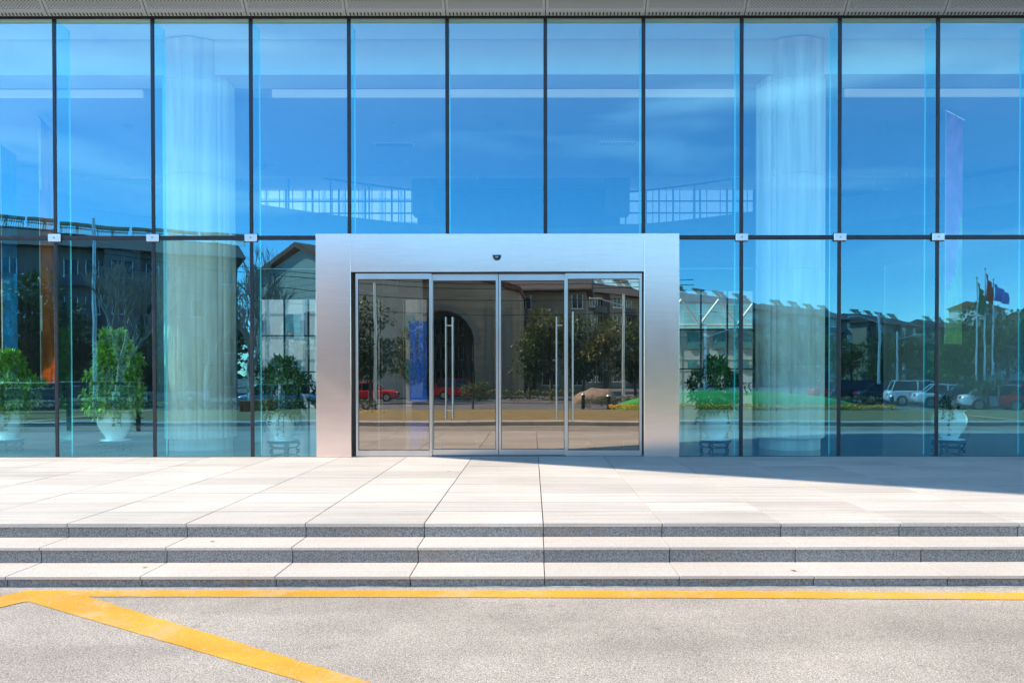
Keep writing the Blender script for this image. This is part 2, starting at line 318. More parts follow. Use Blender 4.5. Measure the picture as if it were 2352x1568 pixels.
# yellow paint: polygons on the road with a slightly wobbly edge
def paint(poly):
    bm = new(); n = len(poly); pts = []
    for i in range(n):
        a, b = Vector(poly[i]), Vector(poly[(i + 1) % n]); L_ = (b - a).length; k = max(1, int(L_ / 0.05)); nr = Vector((-(b - a).y, (b - a).x)).normalized()
        for j in range(k):
            p = a.lerp(b, j / k); q = noise.noise(Vector((p.x * 9, p.y * 9, i))) * 0.006 + noise.noise(Vector((p.x * 40, p.y * 40, i))) * 0.004
            pts.append(p + nr * q)
    vs = [bm.verts.new((p.x, p.y, 0.004)) for p in pts]; bm.faces.new(vs)
    bmesh.ops.triangulate(bm, faces=bm.faces)
    for f in bm.faces:
        if f.normal.z < 0: f.normal_flip()
    return bm
bm = paint([(-3.70, 5.405), (-2.5, 5.410), (-0.24, 5.395), (1.8, 5.362), (3.55, 5.325), (9.0, 5.21), (9.0, 5.03), (3.43, 5.153), (1.7, 5.192), (-0.23, 5.217), (-3.16, 5.245), (-0.955, 3.852), (0.60, 2.87), (0.40, 2.74), (-1.165, 3.771), (-3.504, 5.134), (-3.53, 5.13), (-4.6, 3.45), (-4.82, 3.63)])
NR.append(bm)
tag(done(bm, 'road_marking', M_yel), 'worn yellow painted line along the foot of the steps with a diagonal branch', 'road marking', kind='structure')

X0, X1 = -20, 20
XJ0 = 0.093
rows = [6.204, 6.756, 7.247, 7.806, 8.40, 8.97, 9.56, 10.12, 10.70, 11.27]
bm = new()
g = 0.0045
for i in range(len(rows) - 1):
    k = -20
    while k < 20:
        x = XJ0 + k
        y0 = rows[i] + (0 if i == 0 else 0.0065); y1 = rows[i + 1] - 0.0065
        dz = rnd.uniform(-0.0008, 0.0008)
        box(bm, x + g + rnd.uniform(-.001, .001), x + 1 - g, y0, y1, PZ - 0.03, PZ + dz, bev=0.001)
        k += 1
tag(done(bm, 'plaza', M_slab), 'pale granite slab terrace in front of the glass doors', 'paving', kind='structure')
bm = new(); box(bm, XJ0 - 20, XJ0 + 20, 6.235, 11.30, -0.1, PZ - 0.016); tag(done(bm, 'plaza_bed', M_joint), kind='structure')

steps = thing('entrance_steps', 'three wide granite steps with pale treads and dark grey speckled risers', 'steps', (0, 5.5, 0))
def slab_row(name, y0, y1, zt, th, m, parent, shift=0.0):
    bm = new()
    for k in range(-20, 20):
        x = XJ0 + k + shift
        box(bm, x + g * 0.7, x + 1 - g * 0.7, y0 - 5.5 + rnd.uniform(-.0008, .0008), y1 - 5.5, zt - th, zt + rnd.uniform(-.0006, .0006), bev=0.002)
    return done(bm, name, m, parent)
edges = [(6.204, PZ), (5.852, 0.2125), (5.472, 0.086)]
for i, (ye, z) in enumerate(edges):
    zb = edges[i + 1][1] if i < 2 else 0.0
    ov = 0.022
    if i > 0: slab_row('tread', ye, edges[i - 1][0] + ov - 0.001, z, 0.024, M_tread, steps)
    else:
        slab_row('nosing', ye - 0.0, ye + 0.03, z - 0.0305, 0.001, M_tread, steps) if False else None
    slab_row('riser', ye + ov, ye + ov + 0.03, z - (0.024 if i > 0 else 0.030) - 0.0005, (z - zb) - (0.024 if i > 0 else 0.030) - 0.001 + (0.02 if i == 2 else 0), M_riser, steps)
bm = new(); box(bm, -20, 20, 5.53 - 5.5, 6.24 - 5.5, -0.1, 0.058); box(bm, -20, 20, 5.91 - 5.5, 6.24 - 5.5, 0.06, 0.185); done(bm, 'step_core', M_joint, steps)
# rough mortar fillet where the bottom riser meets the asphalt
bm = new()
x = -8.0
prev = None
while x < 8.0:
    h = 0.004 + 0.010 * abs(noise.noise(Vector((x * 2.1, 0, 0)))) ; wd = 0.010 + 0.022 * abs(noise.noise(Vector((x * 1.3, 5, 0))))
    cur = [bm.verts.new((x, 5.4935 - wd - 5.5, 0.002)), bm.verts.new((x, 5.4935 - wd * 0.4 - 5.5, h * 0.8)), bm.verts.new((x, 5.4935 - 5.5, h))]
    if prev:
        for a in (0, 1): bm.faces.new((prev[a], cur[a], cur[a + 1], prev[a + 1]))
    prev = cur; x += 0.04
done(bm, 'mortar_joint', mat('mortar', (0.33, 0.29, 0.25), 0.95, var=0.35, vscale=9, bump=0.5), steps)
# fallen leaves
def leaflet(bm, x, y, z, s, a):
    u = Vector((math.cos(a), math.sin(a), 0)); v = Vector((-math.sin(a), math.cos(a), 0))
    P = [Vector((x, y, z)) + u * p * s + v * q * s + Vector((0, 0, h * s)) for p, q, h in ((-1, 0, .05), (-.3, .38, .2), (.5, .25, .12), (1, 0, .3), (.5, -.25, .1), (-.3, -.38, .22))]
    c = bm.verts.new(Vector((x, y, z + 0.02 * s))); vs = [bm.verts.new(p) for p in P]
    for i in range(6): bm.faces.new((c, vs[i], vs[(i + 1) % 6]))
M_dry = mat('dry_leaf', (0.25, 0.13, 0.05), 0.8)
for (x, y, z, s, lab) in ((1.98, 5.60, 0.088, 0.028, 'small curled brown leaf on the lowest step at the right'), (-1.08, 9.55, PZ + 0.002, 0.02, 'tiny brown leaf on the terrace left of the doors'),
                          (-2.62, 6.05, 0.2145, 0.022, 'small reddish brown leaf on the middle step at the left'), (-3.0, 5.72, 0.088, 0.022, 'thin dry leaf lying on the lowest step at the left')):
    bm = new(); leaflet(bm, 0, 0, 0, s, rnd.uniform(0, 3)); o = done(bm, 'fallen_leaf', M_dry); o.location = (x, y, z + 0.001); tag(o, lab, 'leaf')

# ------------------------------------------------------------------ the glass building
bld = thing('office_building', 'glass fronted office building with frameless blue panes, perforated metal eaves and a steel framed entrance', 'building', (0, FACE, PZ))
def P(bm, name, m, sm=None, parent=None): # world-space geometry -> local to the building
    bmesh.ops.translate(bm, verts=bm.verts, vec=(0, -FACE, -PZ))
    return done(bm, name, m, parent or bld, sm)
BAY = 1.4925
def MX(k): return 0.206 + BAY * k
ZT = 3.665      # transom
ZG = 7.03       # glass head
PXL, PXR, PIL, PIR, PTOP, LB = -3.268, 2.228, -2.738, 1.692, 3.712, 3.136
mw = 0.024
for k in range(-9, 9):
    x = MX(k)
    bm = new()
    inner = PXL < x < PXR
    z0 = PTOP if inner else PZ - 0.01
    box(bm, x - mw, x + mw, FACE - 0.012, FACE + 0.03, z0, 7.07, bev=0.003)
    P(bm, 'mullion', M_mull)
    bm = new(); box(bm, x - mw - 0.004, x - mw + 0.0, FACE - 0.004, FACE + 0.02, z0, 7.03); box(bm, x + mw, x + mw + 0.004, FACE - 0.004, FACE + 0.02, z0, 7.03)
    P(bm, 'seal', M_rust)
    # glass fin
    bm = new(); zf0 = (PTOP + 0.02) if inner else PZ
    fs = box(bm, x - 0.0095, x + 0.0095, FACE + 0.035, FACE + 0.37, zf0, 6.98)
    fs[4].material_index = 1; fs[2].material_index = 1
    bmf = P(bm, 'glass_fin', [M_fin, M_finedge])
for k in range(-9, 8):
    x0, x1 = MX(k) + mw + 0.005, MX(k + 1) - mw - 0.005
    for (z0, z1) in ((ZT + 0.028, 7.04), (PZ + 0.002, ZT - 0.028)):
        segs = [(x0, x1)]
        a, b = x0, x1
        if z1 < 4:
            if a > PXL and b < PXR: continue
            if a < PXL < b: b = PXL + 0.01
            if a < PXR < b: a = PXR - 0.01
        zz0 = z0
        if z1 > 4 and (x1 > PXL and x0 < PXR): zz0 = z0
        bm = new()
        tx, tz = rnd.uniform(-.0036, .0036), rnd.uniform(-.0014, .0014)
        fs = box(bm, a, b, FACE, FACE + 0.012, zz0, z1, mi=1); fs[2].material_index = 0
        for v in bm.verts: v.co.y += (v.co.x - (a + b) / 2) * tx + (v.co.z - (z0 + z1) / 2) * tz
        P(bm, 'glass_pane', [M_glass, M_gedge])
# transom pieces
for k in range(-9, 8):
    a, b = MX(k) + mw, MX(k + 1) - mw
    if a > PXL and b < PXR: continue
    if a < PXL < b: b = PXL
    if a < PXR < b: a = PXR
    bm = new(); box(bm, a, b, FACE - 0.010, FACE + 0.03, ZT - 0.022, ZT + 0.022, bev=0.003); box(bm, a, b, FACE - 0.004, FACE + 0.02, ZT - 0.034, ZT - 0.022); box(bm, a, b, FACE - 0.004, FACE + 0.02, ZT + 0.022, ZT + 0.034)
    P(bm, 'transom', M_mull)
for k in (-9, -8, -7, -6, -5, -4, -3, 2, 3, 4, 5, 6):
    x = MX(k); bm = new(); box(bm, x - 0.094, x + 0.094, FACE - 0.042, FACE - 0.014, ZT - 0.057, ZT + 0.057, bev=0.007)
    c = P(bm, 'clamp_plate', M_plate)
    bm = new(); tube(bm, [(x, FACE - 0.046, ZT), (x, FACE - 0.042, ZT)], 0.013, 16); tube(bm, [(x, FACE - 0.0475, ZT), (x, FACE - 0.046, ZT)], 0.006, 10)
    P(bm, 'bolt', mat('bolt_steel', (0.35, 0.35, 0.35), 0.3, 0.9), parent=c)
    bm = new(); box(bm, x - 0.098, x + 0.098, FACE - 0.0138, FACE - 0.0125, ZT - 0.062, ZT + 0.062); P(bm, 'gasket', M_rust, parent=c)
# head channel and flared perforated eaves
bm = new(); box(bm, -14, 13.6, FACE - 0.05, FACE - 0.014, 6.972, 7.09); P(bm, 'head_channel', M_back)
SL = math.tan(R(47))
def canopy_shadow_left(y):   # unseen left end, slanted so the eaves cast the terrace's diagonal shadow
    z = 7.12 + (11.15 - y) * SL
    return -1.9 - (19.1 * (y - FACE) + 13.5 * (z - PZ)) / 9.96
yb = 11.13; zb = 6.995; yf = 3.9
for k in range(-9, 9):
    a, b = MX(k) + 0.006, MX(k + 1) - 0.006
    bm = new(); uv = bm.loops.layers.uv.new('UVMap')
    ln = 1.35; dy = ln * math.cos(R(47)); dz = ln * math.sin(R(47))
    pts = [(a, yb, zb), (b, yb, zb), (b, yb - dy, zb + dz), (a, yb - dy, zb + dz)]
    f = bm.faces.new([bm.verts.new(p) for p in pts])
    for lo, q in zip(f.loops, ((0, 0), (BAY - .012, 0), (BAY - .012, ln), (0, ln))): lo[uv].uv = q
    # folded side returns (thickness)
    for xx in (a, b):
        vs = [bm.verts.new(p) for p in ((xx, yb, zb), (xx, yb - dy, zb + dz), (xx, yb - dy + 0.02, zb + dz + 0.02), (xx, yb + .02, zb + .02))]
        f2 = bm.faces.new(vs); f2.material_index = 1
    # lower lip, nearly vertical
    vs = [bm.verts.new(p) for p in ((a, yb + 0.045, zb - 0.030), (b, yb + 0.045, zb - 0.030), (b, yb, zb), (a, yb, zb))]
    f3 = bm.faces.new(vs)
    for lo, q in zip(f3.loops, ((0, .054), (BAY - .012, .054), (BAY - .012, .0705), (0, .0705))): lo[uv].uv = q
    vs = [bm.verts.new(p) for p in ((a, yb + 0.045, zb - 0.030), (b, yb + 0.045, zb - 0.030), (b, yb + 0.05, zb - 0.02), (a, yb + 0.05, zb - 0.02))]
    bm.faces.new(vs).material_index = 1
    NR.append(bm)
    pn = P(bm, 'soffit_panel', [M_perf, M_fascia])
for k in range(-9, 18):
    a, b = MX(k) + 0.006, MX(k + 1) - 0.006
    y1 = yb - 1.355 * math.cos(R(47)); y2 = yf + .02
    def zs_(y): return zb + (yb - y) * SL
    pts = []
    for y, xa, xb in ((y1, a, b), (y2, a, b)):
        pts.append((max(xa, canopy_shadow_left(y) + .02), y, zs_(y))); pts.append((xb, y, zs_(y)))
    if pts[2][0] >= b - .01: continue
    bm = new(); prism(bm, [pts[0], pts[1], pts[3], pts[2]], (0, 0.02, 0.03)); P(bm, 'eaves_bounce_panel', M_light)  # unseen upper rows, added pale to bounce light onto the shaded terrace
bm = new()
poly = []
off = 0.08
yA = yb + 0.12
prism(bm, [(canopy_shadow_left(yA), yA, 7.15 + off), (40, yA, 7.15 + off), (40, yf, zb + (yb - yf) * SL + off), (canopy_shadow_left(yf), yf, zb + (yb - yf) * SL + off)], (0, 0.06, 0.35))
P(bm, 'eaves', M_back)  # backing carried on out of view to shade the right of the terrace
# main body: roof, side walls, ceilings
bm = new(); box(bm, -10.6, 40, 11.24, 30, 9.2, 14.0); P(bm, 'upper_wall', M_fascia)
bm = new(); box(bm, -14.0, 13.6, 11.36, 29, 8.95, 9.15); P(bm, 'roof', M_dark)
bm = new(); box(bm, -14, 40, FACE + 0.045, FACE + 0.3, 7.095, 9.19); P(bm, 'parapet', M_white)
bm = new(); box(bm, 13.4, 13.6, 17.7, 29, PZ, 8.94); box(bm, 13.4, 13.6, 11.36, 17.699, 6.5, 8.94); P(bm, 'side_wall', M_white)  # front bay left open, out of view, to admit sky light
bm = new(); box(bm, -14.0, -13.8, 17.6, 29, PZ, 8.94); box(bm, -14.0, -13.8, 11.36, 17.599, 6.5, 8.94); P(bm, 'side_wall', M_dark)
for i in range(5):  # out-of-view side glazing, put in to let sun into the lobby
    y = 11.45 + i * BAY
    bm = new(); box(bm, -13.93, -13.87, y - .026, y + .026, PZ, 6.49); P(bm, 'mullion', M_mull)
    if i < 4:
        bm = new(); box(bm, -13.906, -13.894, y + .033, y + BAY - .033, PZ + .002, 6.48); P(bm, 'glass_pane', MATS['side_glass'])
bm = new(); box(bm, -13.7, 13.3, FACE + 0.05, 29, 0.0, PZ + 0.002); P(bm, 'lobby_floor', M_floor)
bm = new(); box(bm, -13.7, 13.3, FACE + 0.06, 12.16, 7.06, 7.09); P(bm, 'ceiling', M_white)   # pocket behind the glass head
BH = 6.50
bm = new(); box(bm, -13.7, 13.3, 12.20, 12.34, BH, 7.25); box(bm, -13.7, 13.3, 12.34, 12.78, BH, BH + 0.05); P(bm, 'bulkhead', M_white)
bm = new(); box(bm, -13.7, 13.3, 12.78, 13.16, 6.80, 6.85); P(bm, 'cove_top', M_wallin)
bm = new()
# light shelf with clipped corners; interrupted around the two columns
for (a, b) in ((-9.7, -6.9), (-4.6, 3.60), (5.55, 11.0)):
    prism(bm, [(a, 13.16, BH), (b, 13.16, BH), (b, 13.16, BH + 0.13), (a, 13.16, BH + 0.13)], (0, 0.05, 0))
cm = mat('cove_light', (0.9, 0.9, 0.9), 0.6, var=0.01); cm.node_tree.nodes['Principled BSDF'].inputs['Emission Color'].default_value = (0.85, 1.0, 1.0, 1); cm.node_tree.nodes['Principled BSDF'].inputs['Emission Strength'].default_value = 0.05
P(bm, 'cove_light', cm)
bm = new(); box(bm, -13.7, 13.3, 13.22, 18.4, BH, BH + 0.25); ce = P(bm, 'ceiling', M_ceil)
bm = new(); box(bm, -13.7, 13.3, 18.41, 18.6, BH, 8.9); P(bm, 'bulkhead', M_white)
bm = new(); box(bm, -13.7, 13.3, 18.61, 28.3, 8.6, 8.8); P(bm, 'upper_ceiling', M_white)
# downlights and vents in the lobby ceiling (z = BH)
def lamp_ring(x, y, z, r, dark=False):
    bm = new(); lathe(bm, [(r, 0.001), (r * 1.02, -0.012), (r * 0.78, -0.014), (r * 0.76, -0.004), (0.01, -0.003)], 20, (x, y, z)); P(bm, 'downlight', mat('lamp_trim', (0.45, 0.5, 0.52), 0.4), 30)
for px, py in ((298, 290), (816, 287), (1148, 287), (908, 284), (1408, 282), (2030, 283), (638, 376), (876, 375), (930, 373), (1158, 375), (1188, 375), (1444, 374), (297, 377), (1760, 375), (2085, 376)):
    d = 1700 * (BH - CAM_Z) / (861 - py); lamp_ring((px - 1222) / 1700 * d, d, BH, 0.085 if py < 300 else 0.08)
for px, py in ((908, 333), (1420, 331)):
    d = 1700 * (BH - CAM_Z) / (861 - py); x = (px - 1222) / 1700 * d; bm = new(); box(bm, x - .42, x + .42, d - .12, d + .12, BH - 0.012, BH - 0.001)
    v = P(bm, 'ceiling_vent', M_white); bm = new()
    for j in range(26): box(bm, x - .39 + j * .03, x - .375 + j * .03, d - .10, d + .10, BH - 0.016, BH - 0.0125)
    P(bm, 'slat', M_dark, parent=v)
# smoke detectors and camera domes
for px, py in ((605, 378), (1097, 405), (2075, 400)):
    d = 1700 * (BH - CAM_Z) / (861 - py); x = (px - 1222) / 1700 * d
    bm = new(); lathe(bm, [(0.09, 0), (0.09, -0.05), (0.06, -0.10), (0.02, -0.12)], 16, (x, d, BH)); P(bm, 'ceiling_sensor', mat('sensor_grey', (0.3, 0.33, 0.35), 0.4), 40)
# mezzanine slab with a concave curved front edge + railing
def mez_y(x): return 24.2 - 0.06 * x * x if abs(x) < 8.2 else 24.2 - 0.06 * 8.2 ** 2 + (abs(x) - 8.2) * -0.9
xs = [-13.0 + i * 0.5 for i in range(53)]
bm = new(); F0 = []; 
top = [(x, mez_y(x), 6.35) for x in xs]; pts = top + [(13.0, 28.0, 6.35), (-13.0, 28.0, 6.35)]
prism(bm, pts, (0, 0, -0.75)); P(bm, 'mezzanine', M_wallin)
bm = new(); tube(bm, [(x, mez_y(x) + 0.1, 7.42) for x in xs], 0.035, 6)
for x in xs[::2]: box(bm, x - 0.02, x + 0.02, mez_y(x) + 0.08, mez_y(x) + 0.12, 6.352, 7.40)
P(bm, 'mezzanine_railing', M_dark)
# back walls, glazed bays
def wallrects(bm, rects, y0, y1):
    for a, b, c, d in rects: box(bm, a, b, y0, y1, c, d)
bm = new()
wallrects(bm, [(-13.7, -10.3, PZ + .003, 8.59), (-4.3, -3.55, 6.36, 8.59), (-3.55, 3.3, 6.36, 8.59), (8.4, 13.3, PZ + .003, 8.59), (-3.0, 5.4, PZ + .003, 5.59)], 28.0, 28.25)
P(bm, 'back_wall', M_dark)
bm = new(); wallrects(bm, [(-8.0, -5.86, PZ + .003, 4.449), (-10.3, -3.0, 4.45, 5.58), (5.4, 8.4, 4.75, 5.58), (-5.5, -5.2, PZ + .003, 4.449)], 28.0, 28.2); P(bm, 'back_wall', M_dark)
bm = new()
for a, b, c, d in ((-10.3, -3.0, PZ, 4.45), (5.4, 8.4, PZ, 4.75), (-10.3, -4.3, 6.36, 8.59), (3.3, 8.4, 6.36, 8.59)):
    n = max(2, round((b - a) / 0.95))
    for i in range(n + 1): xx = a + (b - a) * i / n; box(bm, xx - .03, xx + .03, 28.05, 28.12, c + .005, d - .005)
    nz = 3 if d < 6 else 5
    if d > 6:
        for i in range(2 * n): xx = a + (b - a) * (i + .5) / (2 * n); box(bm, xx - .012, xx + .012, 28.06, 28.10, c + .005, d - .005)
    for i in range(1, nz): zz = c + (d - c) * i / nz; box(bm, a, b, 28.06, 28.11, zz - .025, zz + .025)
P(bm, 'back_glazing', M_dark)
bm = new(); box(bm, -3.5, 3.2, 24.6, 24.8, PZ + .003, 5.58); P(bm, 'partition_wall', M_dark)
for (a, b, z0_, z1_) in ((-4.45, -4.05, PZ + .003, 5.58), (-3.55, -2.9, 6.36, 8.58), (2.2, 2.9, 6.36, 8.58)):
    bm = new(); box(bm, a, b, 22.0, 22.6, z0_, z1_); P(bm, 'pier', M_wallin)

# scalloped columns
def column(cx, cy, r=0.56, pairs=10):
    bm = new(); N = pairs * 16
    def ring(z, rr):
        out = []
        for i in range(N):
            a = 2 * PI * i / N + 0.2; ph = (i % 16) / 16
            if ph < 0.6875: s = math.sin(PI * ph / 0.6875) ** 0.45; q = rr * (0.955 + 0.045 * s)
            else: s = math.sin(PI * (ph - 0.6875) / 0.3125) ** 0.6; q = rr * (0.945 + 0.03 * s)
            out.append(bm.verts.new((cx + q * math.cos(a), cy + q * math.sin(a), z)))
        return out
    zs = [PZ + 0.20]; 
    for zz in (1.75, 3.3, 4.85, 6.4): zs += [zz - 0.006, zz, zz + 0.006]
    zs += [7.04]
    rings = [ring(z, r * (0.985 if i % 3 == 2 and 0 < i < len(zs) - 1 else 1)) for i, z in enumerate(zs)]
    for a, b in zip(rings, rings[1:]):
        for i in range(N): bm.faces.new((a[i], a[(i + 1) % N], b[(i + 1) % N], b[i]))
    bm.faces.new(rings[0][::-1]); bm.faces.new(rings[-1])
    c = P(bm, 'column', M_colm, 28)
    bm = new(); lathe(bm, [(r * 0.88, PZ + 0.003), (r * 0.88, PZ + 0.199)], 40, (cx, cy, 0)); P(bm, 'plinth', M_colm, 30, parent=c)
column(-5.62, 12.56); column(4.37, 12.56)

# entrance portal: steel clad surround, standing 0.1 m proud of the glass
PY = FACE - 0.10
bm = new(); box(bm, PXL, PIL - 0.002, PY, FACE + 0.25, PZ, PTOP, bev=0.004); P(bm, 'portal_pillar', M_steel)
bm = new(); box(bm, PIR + 0.002, PXR, PY, FACE + 0.25, PZ, PTOP, bev=0.004); P(bm, 'portal_pillar', M_steel)
bm = new(); box(bm, PIL, PIR, PY + 0.004, FACE + 0.25, LB, PTOP - 0.002, bev=0.003); P(bm, 'portal_lintel', M_steel)
bm = new(); box(bm, PIL, PIR, PY + 0.05, FACE + 0.2, PZ - 0.004, PZ + 0.008); P(bm, 'threshold', M_alu)
def FX(px): return (px - 1222) / 151.4
def door(x0, x1, yf, fixed, zt=3.118, zb=PZ + 0.012, sw=0.036, top=0.085, bot=0.088):
    bm = new(); t = 0.045
    box(bm, x0, x0 + sw, yf, yf + t, zb, zt, bev=0.002); box(bm, x1 - sw, x1, yf, yf + t, zb, zt, bev=0.002)
    box(bm, x0 + sw, x1 - sw, yf + 0.001, yf + t - .001, zt - top, zt, bev=0.002); box(bm, x0 + sw, x1 - sw, yf + 0.001, yf + t - .001, zb, zb + bot, bev=0.002)
    d = P(bm, 'sliding_door' if not fixed else 'side_light', M_alu)
    bm = new()
    for q in (x0 + sw, x1 - sw - 0.008): box(bm, q, q + 0.008, yf + 0.012, yf + 0.03, zb + bot, zt - top)
    box(bm, x0 + sw + .008, x1 - sw - .008, yf + 0.012, yf + 0.03, zb + bot, zb + bot + 0.007); box(bm, x0 + sw + .008, x1 - sw - .008, yf + 0.012, yf + 0.03, zt - top - 0.010, zt - top)
    P(bm, 'gasket', M_black, parent=d)
    bm = new(); fs = box(bm, x0 + sw + 0.008, x1 - sw - 0.008, yf + 0.018, yf + 0.026, zb + bot + 0.007, zt - top - 0.010, mi=1); fs[2].material_index = 0
    P(bm, 'door_glass', [M_dglass, glass_mat('clear_edge', (0.95, 0.95, 0.93), 0, (1, 1, 1)) if 'clear_edge' not in MATS else MATS['clear_edge']], parent=d)
    return d
DY = PY + 0.055
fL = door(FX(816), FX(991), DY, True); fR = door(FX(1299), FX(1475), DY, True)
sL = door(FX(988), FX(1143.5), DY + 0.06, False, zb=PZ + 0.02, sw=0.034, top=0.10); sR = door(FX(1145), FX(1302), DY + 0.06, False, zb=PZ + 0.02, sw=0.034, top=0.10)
bm = new(); box(bm, PIL + .002, PIR - .002, DY + 0.01, DY + 0.15, 3.119, LB - 0.001); P(bm, 'door_track', M_black)
def handle(px, y, z0, z1, parent, bx=None):
    bm = new(); x = FX(px); tube(bm, [(x, y, z0), (x, y, z1)], 0.0115, 12)
    if bx is not None:
        for zz in (z0 + 0.13, z1 - 0.13): tube(bm, [(x, y, zz), (FX(bx), y, zz)], 0.008, 8)
        tube(bm, [(FX(bx), y, z0), (FX(bx), y, z1)], 0.0095, 12) if abs(bx - px) > 14 else None
    for zz in (z0 + 0.13, z1 - 0.13): tube(bm, [(x, y, zz), (x, y + 0.06, zz)], 0.009, 8)
    P(bm, 'handle', mat('satin_steel', (0.42, 0.41, 0.38), 0.35, 1.0), 40, parent=parent)
handle(1038.6, DY + 0.02, 0.91, 2.46, sL, 1023.0)
handle(1278.5, DY + 0.02, 0.91, 2.46, sR, 1291.5)
handle(1315.5, DY - 0.05, 0.87, 2.53, fR)
# inner pair of glass doors behind the first, with steel patch fittings and a dark vestibule
for (a, b, lab) in ((-1.95, -0.62, 0), (0.62, 1.95, 0)):
    bm = new()
    for q in (a, b - 0.36): box(bm, q, q + 0.36, 12.88, 12.93, PZ + 0.02, PZ + 0.11, bev=0.004)
    v = P(bm, 'inner_door_fitting', M_alu)
bm = new()
for q in (-2.3, -0.6, 0.6, 2.0): box(bm, q - 0.05, q + 0.05, 12.86, 12.96, PZ + .003, 2.9)
box(bm, -2.6, 1.6, 12.86, 12.96, 2.901, 3.0)
P(bm, 'inner_door_frame', mat('bronze_metal', (0.09, 0.075, 0.06), 0.4, 0.5))
# door sensor
ds = thing('door_sensor', 'small black domed motion sensor on the steel lintel above the doors', 'sensor', (FX(1142), PY + 0.004, 3.345))
bm = new(); N = 16
prev = None
for i in range(N + 1):
    a = PI + PI * i / N; x = 0.064 * math.cos(a); z = 0.072 * math.sin(a) + 0.028
    cur = [bm.verts.new((x, 0, z)), bm.verts.new((x * 0.85, -0.03, z * 0.85 + 0.002)), bm.verts.new((x * 0.45, -0.048, z * 0.4 + 0.01)), bm.verts.new((0, -0.045, 0.02))]
    if prev:
        for j in range(3): bm.faces.new((prev[j], cur[j], cur[j + 1], prev[j + 1]))
    prev = cur
done(bm, 'housing', M_black, ds, 40)
bm = new(); box(bm, -0.066, 0.066, -0.046, 0, 0.0285, 0.037, bev=0.003); done(bm, 'lid', M_black, ds)
bm = new(); box(bm, -0.022, 0.022, -0.050, -0.0455, -0.004, 0.016, bev=0.002); done(bm, 'lens', mat('lens_blue', (0.2, 0.32, 0.45), 0.1), ds)

# ------------------------------------------------------------------ things inside the lobby
def banner(name, label, x0, y0, x1, y1, zt, zbm, mats, cutfn=None):
    o = thing(name, label, 'banner', (x0, y0, zbm)); bm = new(); n = 10; mz = 30
    dx, dy = x1 - x0, y1 - y0; Ld = math.hypot(dx, dy); nx, ny = -dy / Ld, dx / Ld
    grid = [[bm.verts.new((dx * i / n + nx * 0.02 * math.sin(i * 0.9), dy * i / n + ny * 0.02 * math.sin(i * 0.9), (zt - zbm) * j / mz)) for i in range(n + 1)] for j in range(mz + 1)]
    for j in range(mz):
        for i in range(n):
            f = bm.faces.new((grid[j][i], grid[j][i + 1], grid[j + 1][i + 1], grid[j + 1][i]))
            if cutfn: f.material_index = cutfn((i + .5) / n, (j + .5) / mz)
    bmesh.ops.solidify(bm, geom=bm.faces[:], thickness=0.006)
    NR.append(bm)
    done(bm, 'cloth', mats, o, 60)
    bm = new(); tube(bm, [(-dx * .04, -dy * .04, zt - zbm), (dx * 1.04, dy * 1.04, zt - zbm)], 0.02, 8); tube(bm, [(0, 0, 0), (dx, dy, 0)], 0.015, 8); done(bm, 'rod', M_alu, o, 40)
    return o
M_or = mat('orange_cloth', (0.58, 0.20, 0.03), 0.8, var=0.35, vscale=2.5, stretch=(1, 1, .7)); M_wh = mat('white_cloth', (0.8, 0.78, 0.7), 0.8)
M_te = mat('teal_cloth', (0.02, 0.25, 0.42), 0.8, var=0.3); M_pk = mat('lilac_cloth', (0.75, 0.25, 0.60), 0.8, var=0.2); M_gn = mat('lime_cloth', (0.50, 0.66, 0.30), 0.8, var=0.2)
banner('hanging_banner', 'tall orange and brown cloth banner hanging inside the glass left of the left plant', -9.20, 13.85, -9.62, 15.0, 6.42, 1.42, [M_or, M_wh], lambda u, v: 1 if u < 0.13 + 0.1 * max(0, math.sin(v * 9)) * (v > .2) else 0)
banner('hanging_banner', 'teal blue cloth banner hanging at the far left end of the lobby', -11.17, 15.6, -11.38, 16.4, 6.42, 1.38, [M_te, M_wh], lambda u, v: 1 if u < 0.1 else 0)
banner('hanging_banner', 'lilac and lime green cloth banner hanging inside the right hand panes', 7.60, 13.65, 8.22, 14.15, 6.42, 2.15, [M_pk, M_gn, M_wh], lambda u, v: 2 if u < .07 else (1 if v < 0.22 + 0.40 * u * u else 0))
# blue circuit-pattern board
db = thing('display_board', 'tall blue display board with white circuit lines seen through the left door', 'display board', (-3.75, 25.0, PZ + .003), R(-14))
bm = new(); box(bm, -0.36, 0.36, -0.12, 0.12, 0.36, 3.05, bev=0.01); bmat_ = mat('board_blue', (0.02, 0.10, 0.62), 0.4, var=0.05); bmat_.node_tree.nodes['Principled BSDF'].inputs['Emission Color'].default_value = (0.01, 0.12, 0.75, 1); bmat_.node_tree.nodes['Principled BSDF'].inputs['Emission Strength'].default_value = 0.28; done(bm, 'panel', bmat_, db); bm = new(); box(bm, -0.3, 0.3, -.1, .1, 0, .359); done(bm, 'base', M_dark, db)  # blue glow added to lift the board in the dim lobby
bm = new(); rr = random.Random(3)
for i in range(11):
    x = -0.31 + i * 0.062; z = rr.uniform(0.5, 1.4); s = rr.choice((-1, 1)) * 0.05; z2 = z + rr.uniform(0.5, 1.4); zt = min(2.98, z2 + rr.uniform(.3, 1))
    xb = max(-.33, min(.33, x + s))
    for p, q in (((x, z), (x, z2)), ((x, z2), (xb, z2 + .1)), ((xb, z2 + .1), (xb, zt))):
        tube(bm, [(p[0], -0.124, p[1]), (q[0], -0.124, q[1])], 0.013, 4)
    tube(bm, [(x, -0.121, z), (x, -0.13, z)], 0.035, 12)
done(bm, 'circuit_lines', M_wh, db)

